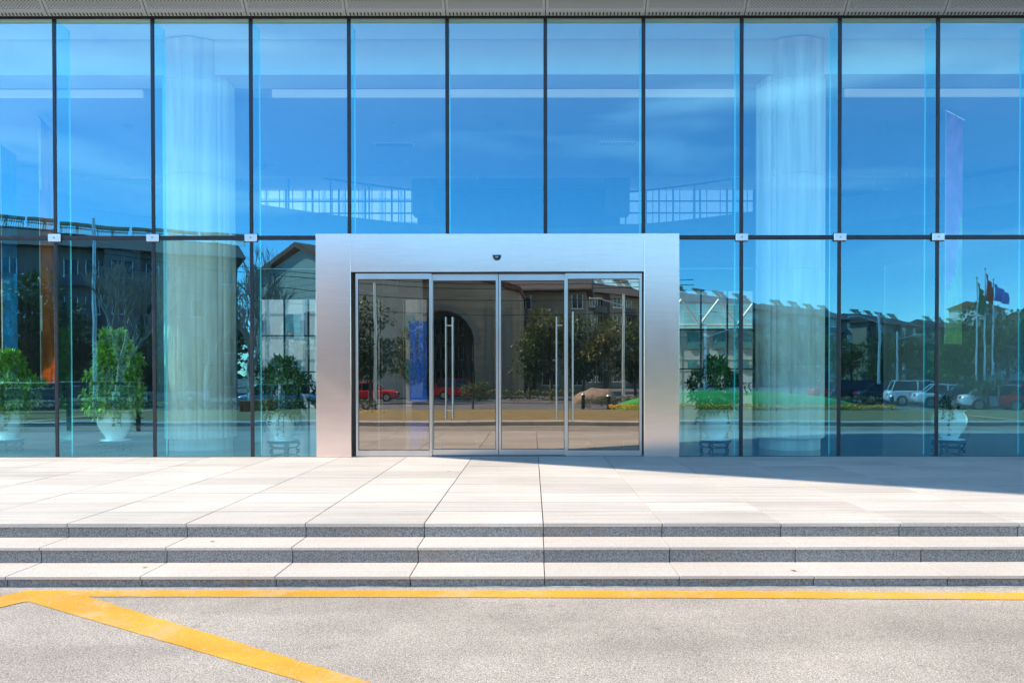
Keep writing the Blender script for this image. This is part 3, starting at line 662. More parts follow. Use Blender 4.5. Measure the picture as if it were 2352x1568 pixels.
# potted plants on carved stands
def make_urn(root):
    bm = new(); lathe(bm, [(0.12, 0.205), (0.13, 0.215), (0.150, 0.24), (0.205, 0.33), (0.255, 0.43), (0.268, 0.50), (0.255, 0.56), (0.225, 0.605), (0.215, 0.63), (0.245, 0.655), (0.25, 0.67), (0.225, 0.668), (0.19, 0.62)], 36)
    done(bm, 'urn', M_urn, root, 50)
    bm = new(); lathe(bm, [(0.20, 0.176), (0.235, 0.182), (0.24, 0.19), (0.20, 0.203)], 32); done(bm, 'saucer', M_urn, root, 40)
    bm = new(); lathe(bm, [(0.24, 0.135), (0.255, 0.145), (0.255, 0.165), (0.235, 0.175)], 32)
    for i in range(5):
        a = 2 * PI * i / 5 + 0.3
        pr = [(0.22, 0.14), (0.25, 0.115), (0.235, 0.085), (0.20, 0.06), (0.205, 0.03), (0.235, 0.012), (0.255, 0.02)]
        tube(bm, [(r * math.cos(a), r * math.sin(a), z) for r, z in pr], [0.028, 0.024, 0.018, 0.015, 0.015, 0.018, 0.012], 8)
        b = a + 2 * PI / 5
        tube(bm, [(0.20 * math.cos(a), 0.20 * math.sin(a), 0.06), (0.1 * math.cos((a + b) / 2), 0.1 * math.sin((a + b) / 2), 0.05), (0.20 * math.cos(b), 0.20 * math.sin(b), 0.06)], 0.010, 6)
    done(bm, 'stand', M_wood, root, 50)
def leaf(bm, p, d, s, wd=0.38, curl=0.12):
    d = d.normalized(); u = d.cross(Vector((0, 0, 1)));
    if u.length < 1e-3: u = Vector((1, 0, 0))
    u.normalize(); n = u.cross(d)
    a = bm.verts.new(p); b1 = bm.verts.new(p + d * s * .45 + u * s * wd * .5 + n * s * .05); b2 = bm.verts.new(p + d * s * .45 - u * s * wd * .5 + n * s * .05)
    m = bm.verts.new(p + d * s * .5); c = bm.verts.new(p + d * s - n * s * curl)
    bm.faces.new((a, b1, m)); bm.faces.new((a, m, b2)); bm.faces.new((b1, c, m)); bm.faces.new((m, c, b2))
def plant_mesh(seed, h, wid, n, z0=0.66, vine=14, conical=True, ls=0.085):
    r = random.Random(seed); bm = new(); st = new()
    for i in range(n):
        t = r.random() ** 1.1; z = z0 + t * h
        wr = wid * (0.75 + 0.35 * math.sin(min(1, t * 2.6) * PI / 2)) * (1 - 0.62 * max(0, t - .3) / .7 if conical else 1 - .5 * t)
        a0 = r.uniform(0, 2 * PI); wr *= 0.8 + 0.6 * noise.noise(Vector((z * 4, seed, 0))) + 0.5 * noise.noise(Vector((math.cos(a0) * 1.5, math.sin(a0) * 1.5 + seed, z * 3)))
        a = a0; q = wr * (0.35 + 0.65 * r.random() ** 0.6)
        c = Vector((q * math.cos(a), q * math.sin(a), z))
        # whorl of 5-7 leaflets
        out = Vector((math.cos(a), math.sin(a), r.uniform(-.3, .9)))
        k = r.randint(5, 7); ax = out.normalized(); e1 = ax.orthogonal().normalized(); e2 = ax.cross(e1)
        for j in range(k):
            b = 2 * PI * j / k; d = ax * 0.45 + e1 * math.cos(b) + e2 * math.sin(b); leaf(bm, c, d, ls * r.uniform(.8, 1.3))
        if i % 9 == 0: tube(st, [(0, 0, max(z0 - .05, z - .35)), (c.x * .4, c.y * .4, z - .12), tuple(c)], [0.010, 0.006, 0.003], 5)
    for i in range(vine):
        a = r.uniform(0, 2 * PI); x, y = 0.24 * math.cos(a), 0.24 * math.sin(a); L_ = r.uniform(.12, .42); pts = [(x * .8, y * .8, z0)]
        for j in range(6):
            p = Vector((x * (1.05 + .05 * j), y * (1.05 + .05 * j), z0 - L_ * j / 5 + 0.02)); pts.append(tuple(p))
            for q in range(3): leaf(bm, p, Vector((r.uniform(-1, 1), r.uniform(-1, 1), r.uniform(-.8, .4))), 0.055, .7, .1)
        tube(st, pts, 0.004, 4)
    for i in range(3): tube(st, [(0.04 * (i - 1), 0.03 * ((i * 2) % 3 - 1), z0 - .08), (0.03 * (i - 1), 0, z0 + h * .5), (0, 0, z0 + h * .8)], [0.014, 0.010, 0.004], 6)
    return bm, st
def potted(label, x, y, seed, h, wid, n, m, vine=14, conical=True, rot=0, ls=0.085):
    o = thing('potted_plant', label, 'potted plant', (x, y, PZ + 0.003), rot, 'potted plants standing inside the glass')
    make_urn(o); bm, st = plant_mesh(seed, h, wid, n, vine=vine, conical=conical, ls=ls)
    NR.append(bm)
    done(bm, 'foliage', m, o); done(st, 'stem', M_bark, o, 60)
potted('tall bright green sunlit umbrella plant in a white urn between the two left mullions', -6.83, 12.12, 1, 1.28, 0.50, 560, M_leaf, 18, ls=.125)
potted('dark green bushy plant in a white urn just left of the steel portal', -4.07, 12.1, 2, 0.82, 0.60, 380, M_leafd, 12, ls=.12)
potted('dark leafy plant in a white urn just right of the steel portal', 3.0, 12.1, 3, 0.85, 0.50, 300, M_leafd, 8, ls=.11)
potted('nearly bare white urn with a few trailing leaves by the lilac banner', 6.82, 12.1, 4, 0.22, 0.22, 26, M_leafd, 5, False)
potted('green potted plant cut off by the left edge of the picture', -8.75, 12.3, 5, 0.95, 0.55, 480, M_leaf, 12, ls=.12)

# ------------------------------------------------------------------ the street behind the camera (seen mirrored in the glass)
def grass_mat(name, a, b):
    m = mat(name, a, 0.95, var=0.25, vscale=1.5, bump=0.8, bscale=25); return m
bm = new(); nx, ny = 60, 14
vs = [[bm.verts.new((-60 + 180 * i / nx, -1.25 - 10.9 * j / ny, 0.09 - 0.13 * j / ny + 0.03 * noise.noise(Vector((i * .7, j * .7, 0))))) for i in range(nx + 1)] for j in range(ny + 1)]
for j in range(ny):
    for i in range(nx): bm.faces.new((vs[j][i], vs[j + 1][i], vs[j + 1][i + 1], vs[j][i + 1]))
tag(done(bm, 'lawn', grass_mat('dry_grass', (0.27, 0.19, 0.065), None)), kind='structure')
bm = new()
for k in range(-60, 100): box(bm, k + 0.004, k + 0.996, -1.28, -0.44, -0.2, 0.115, bev=0.006)
tag(done(bm, 'kerb', M_tread), kind='structure')
# green turf mound
bm = new(); n1, n2 = 40, 8; cxm, cym = 10.2, -14.6
rings = []
for j in range(n2 + 1):
    t = j / n2; rr2 = math.cos(t * PI / 2); zz = -0.4 + 1.22 * math.sin(t * PI / 2) ** 0.8
    rings.append([bm.verts.new((cxm + 6.3 * rr2 * math.cos(2 * PI * i / n1), cym + 1.9 * rr2 * math.sin(2 * PI * i / n1), zz)) for i in range(n1)])
for a, b in zip(rings, rings[1:]):
    for i in range(n1): bm.faces.new((a[i], a[(i + 1) % n1], b[(i + 1) % n1], b[i]))
tag(done(bm, 'turf_mound', mat('vivid_turf', (0.07, 0.34, 0.075), 0.95, var=0.3, vscale=2.5, bump=0.8, bscale=14), sm=60), 'smooth bright green turf mound mirrored in the glass right of the portal', 'mound', kind='structure')
# flower strip and hedges
def clump(bm, x0, x1, y0, y1, z0, z1, n, s, r):
    for i in range(n):
        p = Vector((r.uniform(x0, x1), r.uniform(y0, y1), z0 + (z1 - z0) * r.random() ** .6)); leaf(bm, p, Vector((r.uniform(-1, 1), r.uniform(-1, 1), r.uniform(-.2, 1))), s * r.uniform(.7, 1.3), .7, .1)
def stuff(name, m, label, cat, *boxes):
    bm = new(); r = random.Random(len(name))
    for b in boxes: clump(bm, *b, r)
    NR.append(bm)
    return tag(done(bm, name, m), label, cat, kind='stuff')
stuff('flower_bed', mat('yellow_petals', (0.85, 0.48, 0.01), 0.7, isl=0.3), 'low strip of yellow flowers along the lawn mirrored in the right panes', 'flowers', (3.6, 17, -12.3, -11.6, -0.04, 0.16, 3400, .10), (-8.5, -6, -9, -8.4, -.2, 0.05, 300, .1))
stuff('hedge', M_tree2, 'clipped low hedge beyond the lawn mirrored in the glass', 'hedge', (-30, -7.5, -13.6, -12.7, -.38, .35, 6000, .14), (3, 20, -20.5, -19.6, -.38, .3, 3500, .14), (-5, 3, -30, -29, -.38, .5, 1500, .16))

# trees
def crown_mesh(seed, cz, rx, rz, n, ls, blobs=9):
    r = random.Random(seed); bm = new(); C = []
    for i in range(blobs):
        a = r.uniform(0, 2 * PI); t = r.uniform(-1, 1); q = math.sqrt(1 - t * t * .8) * rx * .6
        C.append((Vector((q * math.cos(a) * r.uniform(.4, 1), q * math.sin(a) * r.uniform(.4, 1), cz + t * rz * .62)), r.uniform(.30, .5)))
    for i in range(n):
        c, s = r.choice(C); d = Vector((r.gauss(0, 1), r.gauss(0, 1), r.gauss(0, 1))).normalized(); p = c + Vector((d.x * rx, d.y * rx, d.z * rz * .7)) * s * (r.random() ** .35)
        leaf(bm, p, d + Vector((r.uniform(-.8, .8), r.uniform(-.8, .8), r.uniform(-.6, .6))), ls * r.uniform(.6, 1.4), .6, .15)
    NR.append(bm); return bm
def tree_proto(name, seed, h, rx, m, n=1800, ls=.28, label='', trunk=.14, blobs=9):
    o = thing(name, label, 'tree'); cz = h * .60; rz = h * .42
    bm = crown_mesh(seed, cz, rx, rz, n, ls, blobs); done(bm, 'crown', m, o)
    bm = new(); r = random.Random(seed); tube(bm, [(0, 0, -.05), (.05, 0, h * .3), (0, .05, h * .75)], [trunk, trunk * .7, trunk * .25], 8)
    for i in range(7):
        a = r.uniform(0, 2 * PI); z = h * r.uniform(.25, .6); tube(bm, [(0.02, 0, z), (rx * .35 * math.cos(a), rx * .35 * math.sin(a), z + h * .12), (rx * .6 * math.cos(a), rx * .6 * math.sin(a), z + h * .22)], [trunk * .4, trunk * .25, .02], 5)
    done(bm, 'trunk', M_bark, o, 60); return o
G0 = -0.40
prot = {
 'ev': tree_proto('evergreen_tree', 11, 6.5, 2.6, M_tree, 2600, .30, 'x', blobs=13),
 'ol': tree_proto('roadside_tree', 12, 7.5, 3.0, M_tree2, 2400, .30, 'x', blobs=12),
 'gr': tree_proto('garden_tree', 13, 5.0, 1.9, M_tree3, 1800, .24, 'x'),
 'bu': tree_proto('small_spreading_tree', 14, 2.3, 1.9, M_tree, 1700, .13, 'x', .09),
}
used = set()
def plant(kind, x, y, s, label, rz=None, sz=None, z=G0):
    o = prot[kind] if kind not in used else copy_tree(prot[kind]); used.add(kind)
    o.location = (x, y, z); o.rotation_euler = (0, 0, rnd.uniform(0, 6) if rz is None else rz); o.scale = (s, s, sz or s)
    o['label'] = label; o['group'] = 'trees mirrored in the glass'
def refl(px, dv): return ((px - 1222) / 1700 * dv, 2 * FACE - dv)
# left: dark evergreens in front of the big apartment block
for i, (px, dv, s, k, lab) in enumerate((
    (-30, 44, 1.25, 'ev', 'tall dark evergreen mirrored at the far left edge beside the teal banner'),
    (55, 46, 1.3, 'ev', 'dark evergreen mirrored behind the orange banner'),
    (150, 48, 1.0, 'ev', 'dark evergreen mirrored left of the tall bright potted plant'),
    (215, 50, .85, 'ol', 'olive tree mirrored just left of the bare winter tree'),
    (330, 47, .8, 'ev', 'dark evergreen mirrored just left of the left fluted column'),
    (-110, 46, 1.2, 'ol', 'olive roadside tree mirrored beyond the left edge'),
    (455, 52, .75, 'ev', 'dark evergreen mirrored in front of the left fluted column'),
    (690, 40, .85, 'gr', 'green garden tree mirrored over the plant left of the portal'),
    (640, 46, .8, 'ev', 'dark evergreen mirrored above the parked silver car'),
    (850, 52, 1.15, 'ev', 'dark evergreen mirrored in the leftmost door panel'),
    (940, 56, .9, 'ev', 'smaller evergreen mirrored beside the blue display board'),
    (1215, 60, .9, 'ev', 'dark tree mirrored in the middle of the doors at the arch side'),
    (1265, 62, 1.15, 'ol', 'olive tree mirrored in the right sliding door'),
    (1340, 60, 1.05, 'ev', 'dark evergreen mirrored behind the right door handle'),
    (1400, 58, .95, 'ol', 'pale olive tree mirrored in the right fixed door panel'),
    (1460, 60, 1.0, 'ev', 'dark evergreen mirrored at the right edge of the doors'),
    (1600, 50, .75, 'ev', 'dark tree mirrored above the green mound beside the portal'),
    (1665, 54, .8, 'gr', 'green tree mirrored behind the right plant'),
    (1740, 70, .95, 'ol', 'olive tree mirrored at the left side of the right fluted column'),
    (1820, 72, 1.0, 'ev', 'dark tree mirrored on the right fluted column'),
    (1890, 74, 1.0, 'ol', 'olive tree mirrored at the right side of the right fluted column'),
    (1955, 62, .85, 'ol', 'brown green tree mirrored right of the right column'),
    (2010, 70, .95, 'ev', 'dark tree mirrored behind the grey lamp post'),
    (2070, 72, 1.0, 'ol', 'olive tree mirrored above the white parked car'),
    (2130, 70, .95, 'ev', 'dark tree mirrored just left of the rightmost full mullion'),
    (2185, 56, 1.15, 'gr', 'bright green tree mirrored behind the lilac banner'),
    (2250, 66, 1.25, 'ev', 'dark tree mirrored behind the three flagpoles'),
    (2310, 60, 1.2, 'ol', 'large olive tree mirrored right of the flagpoles'),
    (2370, 64, 1.3, 'ev', 'dark tree mirrored at the right edge of the picture'),
    (2440, 64, 1.2, 'ol', 'olive tree standing beyond the right edge of the picture'))):
    x, y = refl(px, dv); plant(k, x, y, s * rnd.uniform(.95, 1.05) * (0.98 if px > 1700 else 1.0), lab)
x, y = refl(2268, 40); plant('bu', x, y, 1.0, 'small spreading dwarf tree mirrored in front of the parked cars', z=-0.38)
x, y = refl(1085, 42); plant('bu', x, y, .8, 'low rounded shrub mirrored behind the meeting door stiles', z=-0.38)

stuff('distant_wood', M_tree, 'distant belt of dark trees mirrored between the buildings', 'trees', (-130, 40, -112, -100, -.4, 9.5, 16000, 1.1), (130, 420, -300, -280, -.4, 15, 6000, 2.2))
# bare winter trees
def bare_tree(name, label, x, y, h, seed, spread=.72):
    r = random.Random(seed); bm = new()
    def grow(p, d, L_, rad, lvl):
        q = p.copy(); pts = [tuple(p)]; n = 3
        for i in range(n):
            d = (d + Vector((r.uniform(-.16, .16), r.uniform(-.16, .16), r.uniform(-.02, .10)))).normalized(); q = q + d * L_ / n; pts.append(tuple(q))
        tube(bm, pts, [rad, rad * .88, rad * .76, rad * .62], 5 if lvl > 1 else 3, cap=False)
        if lvl == 0: return
        k = 3 if lvl > 2 else r.choice((3, 4))
        for i in range(k):
            a = Vector((r.uniform(-1, 1), r.uniform(-1, 1), r.uniform(.1, .9))).normalized(); nd = (d * 1.0 + a * spread * r.uniform(.9, 1.4)).normalized()
            st = Vector(pts[-1]) if i < 2 else Vector(pts[-2])
            grow(st, nd, L_ * r.uniform(.62, .82), rad * .66, lvl - 1)
    o = thing(name, label, 'tree', (x, y, G0), 0, 'bare winter trees mirrored in the glass')
    grow(Vector((0, 0, 0)), Vector((0, 0, 1)), h * .27, h * .020, 6); NR.append(bm)
    done(bm, 'branches', mat('pale_bark', (0.42, 0.36, 0.30), 0.9, var=.2), o)
    bm = new(); tube(bm, [(0, 0, -.02), (0, 0, 1.1)], [h * .023, h * .0205], 10); done(bm, 'painted_trunk', M_lime, o, 60)
for i, (px, dv, h, lab) in enumerate(((272, 37, 9.5, 'large spreading bare tree mirrored above the tall bright potted plant'), (585, 38, 8.8, 'slender bare tree mirrored on the mullion left of the portal'),
     (655, 41, 8.2, 'leafless tree mirrored against the tan gable by the portal'), (480, 44, 8.0, 'bare tree mirrored on the right flank of the left column'))):
    x, y = refl(px, dv); bare_tree('bare_tree', lab, x, y, h, 30 + i)

# buildings of the far side
M_cl = [mat('brown_render', (0.27, 0.23, 0.20), 0.9, var=0.1, vscale=.4), mat('tan_render', (0.33, 0.26, 0.19), 0.9, var=0.1, vscale=.4), mat('grey_render', (0.15, 0.14, 0.145), 0.9, var=.1, vscale=.4)]
M_pane = mat('window_pane', (0.02, 0.025, 0.03), 0.06); M_tile = mat('roof_tile', (0.085, 0.075, 0.07), 0.85, var=.3, vscale=6); M_rtile = mat('red_tile', (0.26, 0.075, 0.045), 0.85, var=.2, vscale=5)
M_sol = mat('solar_tank', (0.45, 0.40, 0.26), 0.5)
winm = None
def apartment(label, x, y, rz, Lx, depth, nf, wallm, solar=3, roof=True, base_z=G0, fh=3.0, roofm=None):
    o = thing('apartment_building', label, 'building', (x, y, base_z), rz, 'apartment blocks mirrored in the glass')
    H = nf * fh; bm = new(); box(bm, 0, Lx, -depth, 0, 0, H)
    nb = int(Lx // 6.5)
    for i in range(nb): cx = (i + .5) * Lx / nb; box(bm, cx - 1.5, cx + 1.5, 0.001, 1.3, 0, H - (fh if i % 2 else 0)); 
    for f in range(1, nf): box(bm, -.06, Lx + .06, 0.002, 0.12, f * fh - .12, f * fh + .06)
    done(bm, 'wall', wallm, o)
    wb = {}
    for f in range(nf):
        for i in range(nb):
            cx = (i + .5) * Lx / nb
            for (ox, oy, ww) in ((0, 1.30, 1.8), (-Lx / nb * .37, 0.0, 1.2), (Lx / nb * .37, 0.0, 1.2)):
                if oy > 1 and (i % 2) and f == nf - 1: continue
                key = ww
                if key not in wb:
                    b2 = new(); box(b2, -ww / 2, ww / 2, 0, .05, 0, 1.5, mi=0)
                    for q in (-ww / 2, -.03, ww / 2 - .06): box(b2, q, q + .06, .051, .08, 0, 1.5, mi=1)
                    box(b2, -ww / 2 - .08, ww / 2 + .08, .0, .14, -.1, 0, mi=1)
                    w_ = done(b2, 'window', [M_pane, M_plate], o); w_.location = (cx + ox, oy, f * fh + .9); wb[key] = w_
                else:
                    w_ = wb[key].copy(); col.objects.link(w_); w_.parent = o; w_.location = (cx + ox, oy, f * fh + .9)
    # balconies
    bm = new()
    for f in range(1, nf):
        for i in range(nb):
            cx = (i + .5) * Lx / nb + Lx / nb * .5
            if cx < Lx - 1: box(bm, cx - 1.3, cx + 1.3, .13, 1.2, f * fh - .1, f * fh); box(bm, cx - 1.3, cx + 1.3, 1.15, 1.2, f * fh + .001, f * fh + .95)
    if bm.verts: done(bm, 'balcony', M_cl[2], o)
    else: bm.free()
    if roof:
        bm = new(); e = .7; prism(bm, [(-e, e + 1.0, H), (-e, -depth - e, H), (-e, -depth / 2, H + 2.6)], (Lx + 2 * e, 0, 0)); rf = done(bm, 'roof', roofm or M_tile, o)
        r = random.Random(int(x * 7))
        for i in range(solar):
            xx = Lx * (i + .6) / solar
            for j in range(2 if Lx > 20 else 1):
                xj = xx + j * 1.9
                bm = new(); sl = Matrix.Translation((xj, -depth / 2 + .4, H + 2.25)) @ Matrix.Rotation(R(-28), 4, 'X')
                box(bm, -.8, .8, .0, .05, .8, .9, M=sl)
                tube(bm, [(xj - .85, -depth / 2 - .1, H + 3.55), (xj + .85, -depth / 2 - .1, H + 3.55)], .22, 8)
                for q in range(9): tube(bm, [(xj - .72 + q * .18, -depth / 2 - .05, H + 3.45), (xj - .72 + q * .18, -depth / 2 + 1.1, H + 2.35)], .035, 4)
                for q in (-.7, .7): tube(bm, [(xj + q, -depth / 2 - .1, H + 3.5), (xj + q, -depth / 2 - .1, H + 2.5)], .03, 4)
                done(bm, 'solar_heater', M_sol, rf)
    return o
apartment('big dark tiled apartment block mirrored at the far left above the railing', -68, -36.0, R(-26.6), 42, 12, 4, M_cl[0], 13, fh=3.5)
for (x, y, L_, m, lab) in ((0, -84, 26, 1, 'nearest apartment block of the row mirrored in the right sliding door'), (27, -106, 26, 0, 'second apartment block of the mirrored row, seen beside the portal'),
        (52, -128, 26, 2, 'third apartment block of the mirrored row, behind the right column'), (78, -150, 26, 1, 'fourth apartment block of the mirrored row, right of the right column'), (106, -170, 30, 0, 'fifth and farthest apartment block of the mirrored row')):
    apartment(lab, x, y, R(-40), L_, 11, 5, M_cl[m], 4, fh=2.9)
for (x, y, h, lab) in ((157, -235, 8, 'white apartment tower mirrored behind the flagpoles'), (178, -240, 7, 'white apartment tower mirrored at the right edge of the glass')):
    apartment(lab, x, y, R(-34), 15, 12, h, mat('white_render', (0.7, 0.68, 0.64), .8), 0, fh=3.2, roofm=M_rtile)
# gatehouse: tan gable wing and arched gate
apartment('tan apartment block with rows of windows seen through and above the mirrored arch', -24, -60.5, R(6), 30, 9, 4, M_cl[1], 0, fh=2.75)
gw = thing('gable_building', 'tan stone house with a red tiled gable mirrored just left of the portal', 'building', (-25.4, -46.5, G0), R(44))
bm = new(); prism(bm, [(0, 0, 0), (13, 0, 0), (13, 0, 10.9), (8.5, 0, 12.6), (0, 0, 10.6)], (0, -9, 0)); done(bm, 'wall', mat('tan_block', (0.62, 0.49, 0.38), .9, var=.08), gw)
bm = new(); prism(bm, [(-.7, .5, 10.5), (8.5, .5, 12.75), (13.6, .5, 10.9), (13.6, .5, 11.3), (8.5, .5, 13.15), (-.7, .5, 10.9)], (0, -10, 0)); done(bm, 'roof', M_rtile, gw)
bm = new()
for r_ in range(20):
    box(bm, 0.01, 12.99, 0.001, .012, .5 * r_ + .48, .5 * r_ + .50)
done(bm, 'block_joint', M_cl[0], gw)
for (a, z) in ((2, 5.2), (5.5, 5.2), (9, 5.2), (9, 1.4)):
    bm = new(); box(bm, a, a + 1.6, .013, .06, z, z + 2.0); done(bm, 'window', M_pane, gw)
ga = thing('arched_gatehouse', 'brown stone gatehouse with a wide arch and red cornice mirrored in the sliding doors', 'gatehouse', (-13.0, -50.3, G0), R(3))
bm = new(); arc = [(4.1 + 3.3 * -math.cos(PI * i / 20), 5.0 + 3.3 * math.sin(PI * i / 20)) for i in range(21)]
for s, outer in ((0, [(0, 0), (.8, 0)]), ):
    poly = [(-1.5, 0), (.8, 0)] + arc + [(7.4, 0), (11.8, 0), (11.8, 10.0)] + [(11.8 - 13.3 * i / 12, 10.0 + 1.5 * math.sin(PI * i / 12)) for i in range(1, 12)] + [(-1.5, 10.0)]
    prism(bm, [(px_, 0, pz_) for px_, pz_ in poly], (0, -7, 0))
bmesh.ops.triangulate(bm, faces=[f for f in bm.faces if len(f.verts) > 4])
done(bm, 'wall', mat('brown_block', (0.50, 0.33, 0.21), .9, var=.2, vscale=.7, stretch=(.4, 1, 3)), ga)
bm = new(); up = [(11.9 - 13.5 * i / 12, 10.05 + 1.5 * math.sin(PI * i / 12)) for i in range(13)]
for (a, b) in zip(up, up[1:]): prism(bm, [(a[0], .45, a[1]), (b[0], .45, b[1]), (b[0], .45, b[1] + .5), (a[0], .45, a[1] + .5)], (0, -7.6, 0))
done(bm, 'cornice', M_rtile, ga)
bm = new(); ao = [(4.1 + 3.35 * -math.cos(PI * i / 20), 5.0 + 3.35 * math.sin(PI * i / 20)) for i in range(21)]; ai = [(4.1 + 3.9 * -math.cos(PI * i / 20), 5.0 + 3.9 * math.sin(PI * i / 20)) for i in range(21)]
for i in range(20): prism(bm, [(ao[i][0], 0.001, ao[i][1]), (ao[i + 1][0], 0.001, ao[i + 1][1]), (ai[i + 1][0], 0.001, ai[i + 1][1]), (ai[i][0], 0.001, ai[i][1])], (0, .18, 0))
done(bm, 'arch_moulding', M_cl[1], ga)
bm = new(); box(bm, 8.6, 9.2, .001, .25, 0, 8.6); box(bm, 10.4, 11.0, .001, .25, 0, 8.6); box(bm, -1.0, -.4, .001, .25, 0, 8.6); done(bm, 'pilaster', M_cl[1], ga)
# white office block seen through the lobby's back windows
ob = thing('courtyard_building', 'white panelled courtyard building seen through the back windows of the lobby', 'building', (0, 40, 0), 0)
M_wp = mat('white_tile', (0.42, 0.44, 0.43), .5, var=.03)
Mr = Matrix.Rotation(R(34), 4, 'Z')
bm = new()
box(bm, -15.5, -4, -1.2, 6, 0, 13); box(bm, 5, 34, 0, 7, 0, 4.1); 
bmesh.ops.rotate(bm, verts=bm.verts, cent=(0, 0, 0), matrix=Matrix.Rotation(0, 3, 'Z')); done(bm, 'wall', M_wp, ob)
bm = new()
for z in (1.2, 2.4, 3.6, 4.8, 6, 7.2, 8.4, 9.6, 10.8): box(bm, -15.5, -4, -1.22, -1.201, z - .03, z + .03)
for x in range(-15, -4): box(bm, x, x + .05, -1.24, -1.221, 0.02, 13)
for z in (.6, 1.2, 1.8, 2.4, 3.0, 3.6): box(bm, 5, 34, -.02, -.001, z - .015, z + .015)
for x in range(5, 34): box(bm, x, x + .03, -.04, -.021, 0.02, 4.1)
done(bm, 'panel_joint', mat('joint_grey', (.3, .33, .33), .6), ob)
bm = new()
for x in range(-15, -4, 2):
    for z in (1.3, 3.7, 6.1, 8.5): box(bm, x + .1, x + .9, -1.28, -1.25, z + .1, z + 1.0)
for x in (5.6, 7.0, 8.4, 9.8, 11.2, 12.6): box(bm, x, x + .5, -.08, -.045, 1.9, 2.35); box(bm, x, x + .8, -.08, -.045, 3.0, 3.9)
done(bm, 'window', mat('teal_pane', (.08, .22, .26), .1), ob)
bm = new()
for x in (5, 7.0, 9.0, 11.0, 13.0, 15.0):
    tube(bm, [(x, -.2, 4.25), (x + 1.0, -.2, 5.6), (x + 2.0, -.2, 4.25)], .08, 6); tube(bm, [(x, -.2, 4.25), (x + 2.0, -.2, 4.25)], .06, 6); tube(bm, [(x, -.2, 4.95), (x + 2, -.2, 4.95)], .03, 6)
done(bm, 'truss', M_wp, ob)
bm = new(); box(bm, 5, 20, 1, 1.1, 4.12, 5.5); done(bm, 'upper_glazing', mat('teal_wall', (.25, .5, .55), .2), ob)

bm = new(); box(bm, 2, 34, 9, 12, 0, 16); done(bm, 'rear_wing', mat('rear_wing_cladding', (.16, .19, .2), .6), ob)
# cars
def loft(bm, secs, mi=0):
    rings = [[bm.verts.new(p) for p in s] for s in secs]; n = len(rings[0])
    for a, b in zip(rings, rings[1:]):
        for i in range(n): bm.faces.new((a[i], a[(i + 1) % n], b[(i + 1) % n], b[i])).material_index = mi
    bm.faces.new(rings[0][::-1]).material_index = mi; bm.faces.new(rings[-1]).material_index = mi
def make_car(name, label, paint, suv=False):
    o = thing(name, label, 'car'); hb = 0.98 if suv else .86; ht = 1.66 if suv else 1.42
    P_ = [(-2.25, .62, .45, .78), (-2.15, .70, .28, .84), (-1.6, .84 if not suv else .95, .22, .90), (-1.0, hb, .20, .92), (0, hb, .20, .92), (1.0, hb + .02, .20, .91), (1.8, hb + .04, .24, .88), (2.15, hb, .3, .82), (2.25, hb - .15, .45, .76)]
    bm = new(); loft(bm, [[(x, w_, zb_ + .08), (x, w_, (zt_ + zb_) / 2), (x, w_ * .97, zt_ - .08), (x, w_ * .8, zt_), (x, -w_ * .8, zt_), (x, -w_ * .97, zt_ - .08), (x, -w_, (zt_ + zb_) / 2), (x, -w_, zb_ + .08), (x, -w_ * .8, zb_), (x, w_ * .8, zb_)] for x, zt_, zb_, w_ in P_])
    done(bm, 'body', paint, o, 50)
    rear = 2.0 if suv else 1.75
    def cab(z, xf, xr, wf): return z, xf, xr, wf
    bm = new(); lo = [(-1.05, .80), (rear, .78)]; hi = [(-.35, .62), (rear - .5, .60)]
    vs = [bm.verts.new(p) for p in ((-1.1, .80, hb - .03), (rear, .78, hb - .03), (rear, -.78, hb - .03), (-1.1, -.80, hb - .03), (-.35, .62, ht - .04), (rear - (.25 if suv else .6), .60, ht - .04), (rear - (.25 if suv else .6), -.60, ht - .04), (-.35, -.62, ht - .04))]
    for f in ((0, 1, 5, 4), (1, 2, 6, 5), (2, 3, 7, 6), (3, 0, 4, 7), (4, 5, 6, 7), (3, 2, 1, 0)): bm.faces.new([vs[i] for i in f])
    done(bm, 'windows', M_pane, o)
    bm = new(); box(bm, -.38, rear - (.22 if suv else .57), -.64, .64, ht - .045, ht, bev=.02)
    for yy in (-1, 1):
        for (a, b) in (((-1.1, .81, hb - .03), (-.36, .635, ht - .03)), ((.45, .80, hb - .03), (.45, .63, ht - .03)), ((rear, .79, hb - .03), (rear - (.25 if suv else .6), .62, ht - .03))):
            tube(bm, [(a[0], a[1] * yy, a[2]), (b[0], b[1] * yy, b[2])], .035, 5)
    done(bm, 'roof', paint, o)
    for x in (-1.4, 1.4):
        for yy in (-1, 1):
            bm = new(); tube(bm, [(x, yy * .72, .33), (x, yy * .93, .33)], .33, 20); wh = done(bm, 'wheel', M_black, o, 40)
            bm = new(); tube(bm, [(x, yy * .931, .33), (x, yy * .945, .33)], .21, 10); done(bm, 'rim', M_alu, wh, 40)
    for yy in (-1, 1):
        bm = new(); box(bm, -2.23, -2.12, yy * .62 - .16, yy * .62 + .16, .60, .72, bev=.02); done(bm, 'headlight', M_plate, o)
        bm = new(); box(bm, 2.16, 2.28, yy * .62 - .14, yy * .62 + .14, .66, .80, bev=.02); done(bm, 'tail_light', M_red, o)
    bm = new(); box(bm, -2.275, -2.24, -.22, .22, .40, .52); done(bm, 'number_plate', mat('plate_blue', (.02, .12, .5), .4), o)
    bm = new(); box(bm, -2.262, -2.10, -.42, .42, .53, .66); done(bm, 'grille', M_black, o)
    return o
cp = {}
def paintm(c, n): return mat('car_paint_' + n, c, .25, .1, var=.01)
